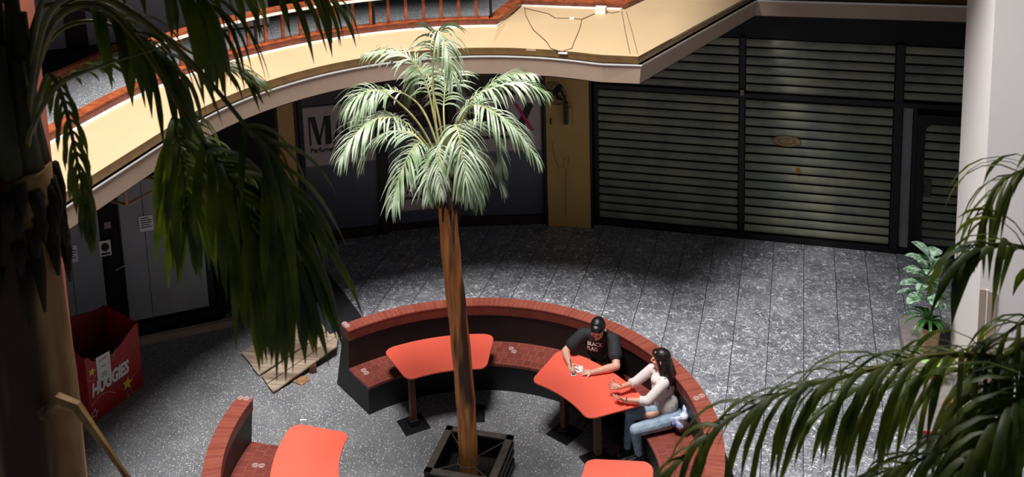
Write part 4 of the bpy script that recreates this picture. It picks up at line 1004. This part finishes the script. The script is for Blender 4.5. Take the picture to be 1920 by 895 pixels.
def star(s, z, r_, rot, m, name, hollow=False):
    pts = []
    for k in range(10):
        a_ = rot+k*PI/5; rr_ = r_ if k % 2 == 0 else r_*.48; pts.append(cp(s+rr_*math.sin(a_), z+rr_*math.cos(a_), -.005))
    if hollow: MB().tube(pts+[pts[0]], .005, 5, caps=False).build(name, m, ct)
    else: MB().extr(pts, NF*.004).build(name, m, ct)
star(.655, .215, .095, .2, 'star', 'star'); star(.085, .735, .065, .3, 'star', 'star'); star(.06, .145, .062, .25, 'paper', 'star_outline', True)
dl = MB()
def dashes(f, n_, r_=.004):
    for i in range(n_):
        a_ = f((i+.1)/n_); b_ = f((i+.6)/n_); dl.tube([cp(a_[0], a_[1], -.006), cp(b_[0], b_[1], -.006)], r_, 4)
dashes(lambda t: (.0+.16*t, .66-.05*math.sin(PI*t)), 6); dashes(lambda t: (.44+.07*t, .66+.18*t), 9); dashes(lambda t: (.71+.17*t, .22+.10*t), 6); dashes(lambda t: (.63+.03*t, .10-.10*t), 5); dashes(lambda t: (.69+.04*t, .12-.10*t), 5)
dashes(lambda t: (.50+.36*t, .57+.22*t*t), 26, .0018)
dl.tube([cp(.02+.42*t/12, .27-.0*t+.12*math.sin(PI*t/14)-.02*t/12*6, -.005) for t in range(13)], .003, 4)
dl.build('dotted_lines', 'paper', ct)
settle(ct, F0.lerp(F1, .5))
# ------------------------------------------------------------------ concrete ledge with plants and tools at the right
struct(MB().prism([(5.05, 4.95), (5.10, 2.29), (5.74, 2.31), (5.74, 4.95)][::1], 0, .25), 'trim_14', 'ledge')
struct(MB().box((5.42, 2.287, .235), (.66, .02, .03)), 'trim_15', 'carton_red')
def leaf_mb(mbb, base, d, length, width, droop, seg=7, fold=.18, twist=0.0):
    V = mbb.bm.verts; c = Vector(base); d = Vector(d).normalized(); prev = None; sg = length/seg
    for j in range(seg+1):
        u = j/seg; w_ = width*math.sin(PI*min(1, max(.03, (u*.93+.05))))**.75
        if j == seg: w_ = width*.03
        S = d.cross(Vector((0, 0, 1)))
        if S.length < .1: S = Vector((1, 0, 0))
        S.normalize(); N_ = S.cross(d); S = (S*math.cos(twist)+N_*math.sin(twist)).normalized(); N_ = S.cross(d)
        row = [V.new(c-S*w_*.5+N_*fold*w_*.5), V.new(c), V.new(c+S*w_*.5+N_*fold*w_*.5)]
        if prev:
            mbb.bm.faces.new((prev[0], row[0], row[1], prev[1])); mbb.bm.faces.new((prev[1], row[1], row[2], prev[2]))
        prev = row; c = c+d*sg; d = (d+Vector((0, 0, -droop/seg))).normalized()
df = thing('potted_plant', 'tall potted plant with broad white-variegated leaves by the white wall', 'potted plant')
PX, PY = 5.38, 4.10
MB().lathe([(.10, 0), (.115, .02), (.145, .36), (.15, .38), (.135, .38), (.13, .33), (.02, .32)], (PX, PY, .25), 24, close=True).build('pot', 'pot_tan', df, smooth=False)
MB().lathe([(.13, .33), (.0, .345)], (PX, PY, .25), 18, close=False).build('soil', 'soil', df)
stm = catmull([(PX, PY, .58), (PX+.02, PY, .90), (PX-.02, PY+.02, 1.25), (PX+.0, PY, 1.60)], 20)
MB().tube(stm, [.022-.0006*i for i in range(21)], 8).build('stem', 'stem_green', df, smooth=True)
def broad_leaf(b, a_, el, L_, W2, dr_, m='dief_leaf', nm='leaf'):
    mbb = MB(); d = Vector((math.cos(a_)*math.cos(el), math.sin(a_)*math.cos(el), math.sin(el)))
    k = Vector(b); tip = k+d*L_*.35; MB_ = mbb; leaf_mb(mbb, tip, d+Vector((0, 0, -.15)), L_*.85, W2, dr_, twist=rnd.uniform(-.3, .3))
    mbb.tube([k, k.lerp(tip, .5)+Vector((0, 0, .01)), tip], .006, 5)
    mbb.build(nm, m, df, fix=False)
rnd = random.Random(11)
for i in range(30):
    f = i/29; z = 1.05+.72*f; p = stm[min(20, int(8+12*f))]
    a_ = 2.4*i+.5; x = math.cos(a_)
    L_ = rnd.uniform(.36, .44)*(1-.25*f)*(1 if x < .3 else .55)
    broad_leaf(p, a_, .45+.5*f, L_, .17, 1.2)
for i in range(16):
    a_ = 2*PI*i/16+rnd.uniform(-.15, .15); x = math.cos(a_); L_ = rnd.uniform(.40, .56)*(1 if x < .4 else .55); mbb = MB()
    leaf_mb(mbb, (PX+.02*math.cos(a_), PY+.02*math.sin(a_), .68), (math.cos(a_), math.sin(a_), 1.2), L_, .045, 2.6, seg=9)
    mbb.build('strap_leaf', 'spider_leaf', df, fix=False)
settle(df, (PX, PY, .25))
cd = thing('potted_plant', 'small potted plant with lime green leaves in a red pot', 'potted plant')
MB().lathe([(.06, 0), (.09, .14), (.095, .15), (.08, .15), (.02, .13)], (5.40, 3.40, .25), 20).build('pot', 'pot_red', cd)
for i in range(9):
    a_ = 2.4*i; mbb = MB(); r_ = .04+.010*i; tip = Vector((5.40+r_*math.cos(a_), 3.40+r_*math.sin(a_), .50+.02*(i % 3)))
    mbb.tube([(5.40, 3.40, .39), tip], .004, 5); leaf_mb(mbb, tip, (math.cos(a_), math.sin(a_), .1), .12, .10, .6)
    mbb.build('leaf', 'lime_leaf', cd, fix=False)
settle(cd, (5.40, 3.40, .25))
for lab, dx in (('long-handled metal pole with orange grip leaning on the white wall, left one', 0.0), ('long-handled metal pole with orange grip leaning on the white wall, right one', .07)):
    t = thing('extension_pole', lab, 'pole', 'poles leaning on the wall')
    b_, e_ = Vector((5.14+dx, 2.19, .015)), Vector((5.70+dx, 2.83, 1.10))
    if dx: b_ = Vector((5.36, 2.40, .265))
    MB().tube([b_, e_], .016, 8).build('shaft', 'silver', t)
    MB().tube([b_.lerp(e_, .80), b_.lerp(e_, 1.0)], .030, 10).build('grip', 'orange_grip', t, smooth=True)
    MB().tube([b_.lerp(e_, .44 if dx == 0 else .25), b_.lerp(e_, .51 if dx == 0 else .34)], .036, 10).build('collar', 'orange_grip', t, smooth=True)
    if dx == 0: MB().tube([b_+(e_-b_).normalized()*.01, b_.lerp(e_, .2)], .024, 8).build('tip', 'silver', t)
    settle(t, b_)
rb = thing('red_tin', 'small red box with white lettering and wire handle under the leaning poles', 'box')
MB().prism([(5.49, 2.42), (5.66, 2.42), (5.66, 2.56), (5.49, 2.56)], .25, .45).build('tin_body', 'red_metal', rb, bevel=.008)
MB().box((5.575, 2.418, .36), (.12, .004, .025)).build('lettering', 'paper', rb)
MB().tube([(5.52+.0, 2.49, .45), (5.53, 2.49, .56), (5.575, 2.49, .60), (5.62, 2.49, .56), (5.63, 2.49, .45)], .006, 6).build('wire_handle', 'black_metal', rb)
settle(rb, (5.575, 2.49, .25))
bt = thing('plastic_bottle', 'white plastic bottle with red cap near the foot of the white wall', 'bottle')
MB().lathe([(.05, 0), (.06, .02), (.06, .18), (.02, .23), (.02, .25)], (6.02, 2.60, 0), 16).build('bottle_body', 'plastic_white', bt, smooth=True)
MB().lathe([(.026, 0), (.026, .04)], (6.02, 2.60, .245), 12).build('cap', 'red_metal', bt)
settle(bt, (6.02, 2.60, 0))

# ------------------------------------------------------------------ people
def bake(o):
    dg = bpy.context.evaluated_depsgraph_get(); dg.update()
    me = bpy.data.meshes.new_from_object(o.evaluated_get(dg)); o.modifiers.clear(); mt = list(o.data.materials); o.data = me
    if not me.materials:
        for m_ in mt: me.materials.append(m_)
    for p in me.polygons: p.use_smooth = True
    return o
def flesh(mbb, name, m, parent, vox=.007, sm=4):
    o = mbb.build(name, m, parent, smooth=True)
    r = o.modifiers.new('remesh', 'REMESH'); r.mode = 'VOXEL'; r.voxel_size = vox; r.use_smooth_shade = True
    s_ = o.modifiers.new('smooth', 'SMOOTH'); s_.iterations = sm; s_.factor = .5
    return bake(o)
def frame3(f, u):
    f = Vector(f).normalized(); u = Vector(u); s_ = f.cross(u).normalized(); u = s_.cross(f)
    return Matrix((s_, f, u)).transposed()      # columns: right-hand side, forward, up
def head(mbb, c, R, k=1.0):
    c = Vector(c); P = lambda x, y, z: c+R @ Vector((x*k, y*k, z*k))
    mbb.ell(P(0, -.012, .025), (.074*k, .092*k, .088*k), R); mbb.ell(P(0, .022, -.035), (.058*k, .068*k, .078*k), R)
    mbb.ell(P(0, .062, -.088), (.026*k, .024*k, .022*k), R)
    mbb.cap(P(0, .086, .012), P(0, .106, -.026), .009*k, .013*k, 8); mbb.ell(P(.010, .098, -.030), (.008*k,)*3, R); mbb.ell(P(-.010, .098, -.030), (.008*k,)*3, R)
    for s_ in (-1, 1):
        mbb.ell(P(s_*.030, .074, .022), (.024*k, .012*k, .009*k), R)       # brow
        mbb.ell(P(s_*.040, .062, -.022), (.020*k, .020*k, .022*k), R)       # cheek
        mbb.ell(P(s_*.078, -.008, -.008), (.008*k, .018*k, .030*k), R)      # ear
    mbb.ell(P(0, .084, -.055), (.022*k, .010*k, .007*k), R); mbb.ell(P(0, .082, -.066), (.019*k, .010*k, .007*k), R)
def face_bits(parent, c, R, k=1.0):
    c = Vector(c); P = lambda x, y, z: c+R @ Vector((x*k, y*k, z*k))
    for s_ in (-1, 1):
        MB().ell(P(s_*.030, .079, .002), (.012*k, .006*k, .006*k), R).build('eye', 'eye', parent, smooth=True)
        MB().tube([P(s_*.012, .088, .022), P(s_*.032, .088, .027), P(s_*.050, .074, .020)], .003, 5).build('eyebrow', 'hair_f', parent)
    MB().ell(P(0, .091, -.060), (.021*k, .006*k, .008*k), R).build('lips', 'lip', parent, smooth=True)
def hand(mbb, w, d, pn, side, curl, spread=.10, k=1.0, thumb_open=.9):
    """w wrist, d pointing direction, pn direction the palm faces, side: +1/-1 where the thumb leaves"""
    w = Vector(w); d = Vector(d).normalized(); pn = Vector(pn); pn = (pn-d*pn.dot(d)).normalized(); s_ = d.cross(pn)*side
    R = Matrix((s_, d, pn)).transposed()
    mbb.ell(w+d*.048*k, (.040*k, .054*k, .017*k), R); mbb.ell(w+d*.072*k, (.040*k, .026*k, .014*k), R); mbb.cap(w-d*.01*k, w+d*.02*k, .024*k, .026*k, 10)
    for i, (off, L_) in enumerate(((.030, .068), (.010, .076), (-.011, .071), (-.030, .056))):
        p = w+d*(.086-.006*abs(i-1.2))*k+s_*off*k; dd = (d+s_*spread*(1.5-i)).normalized(); r_ = .0098*k; cv = curl[i] if isinstance(curl, (list, tuple)) else curl
        for j, fr in enumerate((.46, .31, .26)):
            dd = (dd*math.cos(cv*(.6+.35*j))+pn*math.sin(cv*(.6+.35*j))).normalized(); q = p+dd*L_*fr*k
            mbb.cap(p, q, r_, r_*.92, 8); p = q; r_ *= .92
    p = w+d*.030*k+s_*.030*k; dd = (d*.75+s_*thumb_open+pn*.35).normalized()
    for L_, r_ in ((.036, .0125), (.028, .0108), (.022, .0095)):
        q = p+dd*L_*k; mbb.cap(p, q, r_*k, r_*.9*k, 8); p = q; dd = (dd+d*.35+pn*.15).normalized()

# man in a black tee, writing
man = thing('person', 'man with black hair in a black printed tee leaning over the table, writing', 'person')
hc = Vector((1.125, 2.145, 1.165)); Rm = frame3((-.10, -.80, -.62), (-.02, -.62, .80))
shR, shL = Vector((.900, 2.275, .985)), Vector((1.315, 2.235, .975)); nk = Vector((1.115, 2.27, 1.045))
elR, elL = Vector((.690, 2.115, .800)), Vector((1.400, 1.945, .795)); wrR, wrL = Vector((.800, 1.875, .785)), Vector((1.120, 1.775, .778))
pv = Vector((1.15, 2.47, .55)); kR, kL = Vector((1.00, 2.02, .53)), Vector((1.33, 1.98, .53)); aR, aL = Vector((.98, 1.93, .10)), Vector((1.50, 1.43, .10))
b_ = MB(); head(b_, hc, Rm, 1.22)
b_.cap(nk, hc+Rm @ Vector((0, -.03, -.05)), .056, .052); b_.cap(pv, nk+Vector((0, .05, -.16)), .10, .08)
b_.cap(shR, elR, .06, .052); b_.cap(shL, elL, .06, .052); b_.cap(nk, shR, .05, .05); b_.cap(nk, shL, .05, .05)
b_.cap(elR, elR.lerp(wrR, .35), .050, .052); b_.cap(elR.lerp(wrR, .35), wrR, .052, .032); b_.cap(elL, elL.lerp(wrL, .35), .050, .053); b_.cap(elL.lerp(wrL, .35), wrL, .053, .033)
hand(b_, wrR, (.35, -.92, -.05), (.55, .25, -.8), 1, [.75, .8, .85, .9], .06, 1.15)
hand(b_, wrL, (-.95, -.10, -.05), (-.1, .25, -.95), 1, [.35, .4, .45, .5], .10, 1.15)
b_.cap(pv, kR, .08, .06); b_.cap(pv, kL, .08, .06); b_.cap(kR, aR, .05, .035); b_.cap(kL, aL, .05, .035)
flesh(b_, 'body', 'skin', man, .0055, 3)
face_bits(man, hc, Rm, 1.22)
h_ = MB(); k_ = 1.22
P = lambda x, y, z: hc+Rm @ Vector((x*k_, y*k_, z*k_))
h_.ell(P(0, -.022, .042), (.097, .117, .105), Rm); h_.ell(P(0, -.05, .0), (.092, .080, .10), Rm); h_.ell(P(0, .035, .085), (.070, .06, .042), Rm); h_.cap(P(.03, .055, .070), P(-.03, .055, .070), .026, .026)
flesh(h_, 'hair', 'hair_m', man, .006, 3)
t_ = MB(); ch = Vector((1.12, 2.33, .86))
t_.ell(ch, (.222, .165, .20)); t_.ell((1.15, 2.46, .62), (.20, .155, .17)); t_.ell((1.115, 2.30, .955), (.205, .125, .11)); t_.ell((1.13, 2.38, .74), (.215, .165, .16))
t_.cap(nk-Vector((0, 0, .025)), shR, .068, .078); t_.cap(nk-Vector((0, 0, .025)), shL, .068, .078)
t_.cap(shR, shR.lerp(elR, .62), .086, .088); t_.cap(shL, shL.lerp(elL, .60), .086, .092); t_.ell(nk-Vector((0, 0, .01)), (.075, .07, .04))
tee = flesh(t_, 'tee_shirt', 'tee', man, .010, 6)
tr_ = MB(); tr_.ell((1.15, 2.49, .53), (.19, .15, .105)); tr_.cap((1.07, 2.44, .53), kR, .095, .075); tr_.cap((1.24, 2.44, .53), kL, .095, .075); tr_.cap(kR, aR, .072, .052); tr_.cap(kL, aL, .072, .052)
flesh(tr_, 'trousers', 'trousers', man, .010, 5)
for a__, d_ in ((aR, Vector((0, -1, 0))), (aL, Vector((.15, -1, 0)))):
    s2 = MB(); q = a__-Vector((0, 0, .055)); s2.cap(q, q+d_.normalized()*.15+Vector((0, 0, -.008)), .042, .035); s2.cap(a__, q, .045, .042); flesh(s2, 'shoe', 'tan_shoe', man, .008, 3)
def project_text(lines, surf, origin, X, Y, N, m, parent, name):
    dg = bpy.context.evaluated_depsgraph_get(); bv = BVHTree.FromObject(surf, dg)
    X = Vector(X).normalized(); N = Vector(N).normalized(); Y = Vector(Y); Y = (Y-X*Y.dot(X)-N*Y.dot(N)).normalized()
    for tx, sz, ox, oy in lines:
        o = text_mesh(tx, sz, m, name, Vector(origin)+X*ox+Y*oy, X, Y, parent, .0012, .0015)
        for v in o.data.vertices:
            hit = bv.ray_cast(v.co+N*.3, -N)
            if hit[0] is not None:
                v.co = hit[0]+N*(.004+((v.co-Vector(origin)).dot(N) > 0)*.002)
Nt = Vector((0, -.92, .38)); Xt = Vector((1, -.02, 0)); Yt = Vector((0, .3, 1))
project_text([('BLACK', .068, -.11, .0), ('FLAG', .068, -.12, -.066)], tee, (1.075, 2.2, .885), Xt, Yt, Nt, 'paper', man, 'shirt_print')
dg = bpy.context.evaluated_depsgraph_get(); bv = BVHTree.FromObject(tee, dg); pr_ = []
for k in range(33):
    a_ = PI+k*PI/32; s3 = Vector((1.12, 2.2, .80))+Xt*.105*math.cos(a_)+Vector((0, .0, 1))*.10*math.sin(a_); hit = bv.ray_cast(s3+Nt*.3, -Nt)
    if hit[0] is not None: pr_.append(hit[0]+Nt*.002)
if len(pr_) > 4: MB().tube(pr_, .0035, 5).build('print_ring', mat('faded_print', srgb(150, 134, 104), .7), man)
project_text([('MUSIC', .030, -.05, -.13)], tee, (1.12, 2.2, .90), Xt, Yt, Nt, 'letter_grey', man, 'shirt_print') if False else None
MB().box(P(-.088, .0, -.0), (.008, .022, .035), rot=Rm).build('earpiece', 'plastic_white', man, bevel=.003)
settle(man, (1.15, 2.47, .42))
pe = MB().tube([(.862, 1.770, .760), (.815, 1.835, .880)], .0055, 8); tag(pe.build('pen', 'pen'), 'black pen in the man\'s writing hand', 'pen')
pp_ = MB(); pp_.extr([(.87, 1.75, .745), (.99, 1.80, .745), (.965, 1.925, .745), (.90, 1.93, .745), (.845, 1.86, .745)][::1], (0, 0, .003)); tag(pp_.build('paper_note', 'paper'), 'small white paper note under the man\'s hands', 'paper')
tag(MB().extr([(.855, 1.69, .746), (.92, 1.70, .746), (.915, 1.74, .746), (.85, 1.735, .746)], (0, 0, .003)).build('paper_slip', 'paper'), 'small white slip on the table below the paper note', 'paper')
MBx = MB().box((.885, 1.722, .757), (.05, .030, .014), rz=.2); tag(MBx.build('dark_eraser', 'shop_grey', bevel=.003), 'small dark object on the slip beside the man\'s hand', 'eraser')

# woman in a white blouse, hands raised while talking
wo = thing('person', 'woman with long dark hair in a white blouse and pale jeans, gesturing', 'person')
hc = Vector((2.015, 1.60, 1.205)); Rw = frame3((-.97, .12, -.12), (-.12, 0, 1))
shN, shF = Vector((2.075, 1.440, .985)), Vector((1.885, 1.700, .985)); nk = Vector((2.01, 1.585, 1.045))
elN, elF = Vector((1.895, 1.285, .825)), Vector((1.705, 1.600, .850)); wrN, wrF = Vector((1.625, 1.275, .805)), Vector((1.530, 1.445, .850))
pv = Vector((2.16, 1.47, .53)); kN, kF = Vector((1.765, 1.14, .515)), Vector((1.66, 1.44, .515)); aN, aF = Vector((1.78, 1.27, .12)), Vector((1.63, 1.36, .12))
b_ = MB(); head(b_, hc, Rw, 1.16)
b_.cap(nk, hc+Rw @ Vector((0, -.02, -.06)), .046, .044); b_.cap(pv, nk-Vector((0, 0, .14)), .09, .085); b_.cap(nk, shN, .04, .038); b_.cap(nk, shF, .04, .038)
for s4, e4, w4 in ((shN, elN, wrN), (shF, elF, wrF)):
    b_.cap(s4, e4, .042, .037); b_.cap(e4, e4.lerp(w4, .3), .037, .038); b_.cap(e4.lerp(w4, .3), w4, .038, .024)
hand(b_, wrN, (-1, .02, .05), (.05, .55, .8), -1, [.25, .35, .45, .55], .16, 1.06)
hand(b_, wrF, (-.95, -.15, .10), (.0, -.75, .65), 1, [.35, .45, .55, .6], .14, 1.06)
b_.cap(pv, kN, .07, .05); b_.cap(pv, kF, .07, .05); b_.cap(kN, aN, .045, .03); b_.cap(kF, aF, .045, .03)
flesh(b_, 'body', 'skin_f', wo, .0055, 3)
face_bits(wo, hc, Rw, 1.16)
k_ = 1.18
P = lambda x, y, z: hc+Rw @ Vector((x*k_, y*k_, z*k_))
h_ = MB(); h_.ell(P(0, -.020, .036), (.095, .110, .098), Rw); h_.ell(P(0, -.05, -.02), (.096, .076, .112), Rw)
for sd in (-1, 1):
    h_.cap(P(.066*sd, .012, .03), P(.074*sd, -.015, -.13), .026, .034); h_.cap(P(.03*sd, -.055, -.05), P(.048*sd, -.085, -.22), .068, .058); h_.cap(P(.070*sd, -.03, -.10), P(.078*sd, -.045, -.23), .038, .022)
h_.cap(P(.0, -.075, -.2), P(.01, -.115, -.34), .070, .030); h_.ell(P(0, .042, .074), (.066, .052, .038), Rw)
flesh(h_, 'hair', 'hair_f', wo, .006, 3)
t_ = MB(); t_.ell((2.045, 1.560, .86), (.135, .155, .19), Matrix.Rotation(math.radians(-36), 3, 'Z')); t_.ell((2.11, 1.51, .66), (.12, .145, .16), Matrix.Rotation(math.radians(-36), 3, 'Z')); t_.ell((2.01, 1.575, .97), (.095, .145, .075), Matrix.Rotation(math.radians(-36), 3, 'Z'))
for s4, e4, w4 in ((shN, elN, wrN), (shF, elF, wrF)):
    t_.cap(nk-Vector((0, 0, .035)), s4, .054, .064); t_.cap(s4, e4, .067, .060); t_.cap(e4, e4.lerp(w4, .22), .060, .055); t_.tube([e4.lerp(w4, .20), e4.lerp(w4, .36)], [.055, .058], 14)
t_.cap((1.93, 1.62, .90), (1.97, 1.56, .62), .045, .035)
flesh(t_, 'blouse', 'blouse', wo, .008, 4)
j_ = MB(); j_.ell((2.15, 1.47, .53), (.14, .172, .105), Matrix.Rotation(math.radians(-36), 3, 'Z')); j_.cap((2.12, 1.38, .525), kN, .094, .074); j_.cap((2.07, 1.54, .525), kF, .094, .074); j_.cap(kN, aN, .070, .050); j_.cap(kF, aF, .070, .050)
flesh(j_, 'jeans', 'jeans', wo, .008, 3)
for a__, m_ in ((aN, 'boot'), (aF, 'boot')):
    s2 = MB(); q = a__-Vector((0, 0, .078)); s2.cap(a__+Vector((0, 0, .05)), q, .043, .042); s2.cap(q, q+Vector((-.13, -.09, -.006)), .040, .034); flesh(s2, 'boot', m_, wo, .008, 3)
MB().tube([(2.075, 1.455, .995+.050), (2.115, 1.42, 1.00), (2.125, 1.43, .93)], .016, 8).build('shoulder_strap', 'hair_m', wo, smooth=True)
wd = (wrN-elN).normalized(); wt = MB(); wp = wrN-wd*.015; wt.tube([wp-wd*.008, wp+wd*.008], .029, 16); wt.build('watch_strap', 'black_metal', wo)
MB().tube([wp+Vector((0, -.026, .008)), wp+Vector((0, -.034, .010))], .017, 14).build('watch_face', 'silver', wo)
MB().tube([wrF-(wrF-elF).normalized()*.005, wrF-(wrF-elF).normalized()*.02], .026, 14).build('bracelet', 'bag_brown', wo)
settle(wo, (2.16, 1.47, .42))
hb = thing('hip_bag', 'brown hip bag wrapped in blue and white cloth behind the woman', 'bag')
q = MB(); q.ell((2.30, 1.36, .53), (.095, .105, .10)); flesh(q, 'bag_body', 'bag_brown', hb, .008, 3)
q = MB(); q.cap((2.20, 1.32, .60), (2.33, 1.36, .63), .045, .05); q.cap((2.33, 1.36, .63), (2.345, 1.50, .74), .05, .040); q.cap((2.22, 1.30, .57), (2.29, 1.29, .55), .04, .045); flesh(q, 'cloth_wrap', 'bag_blue', hb, .008, 3)
settle(hb, (2.30, 1.36, .42))
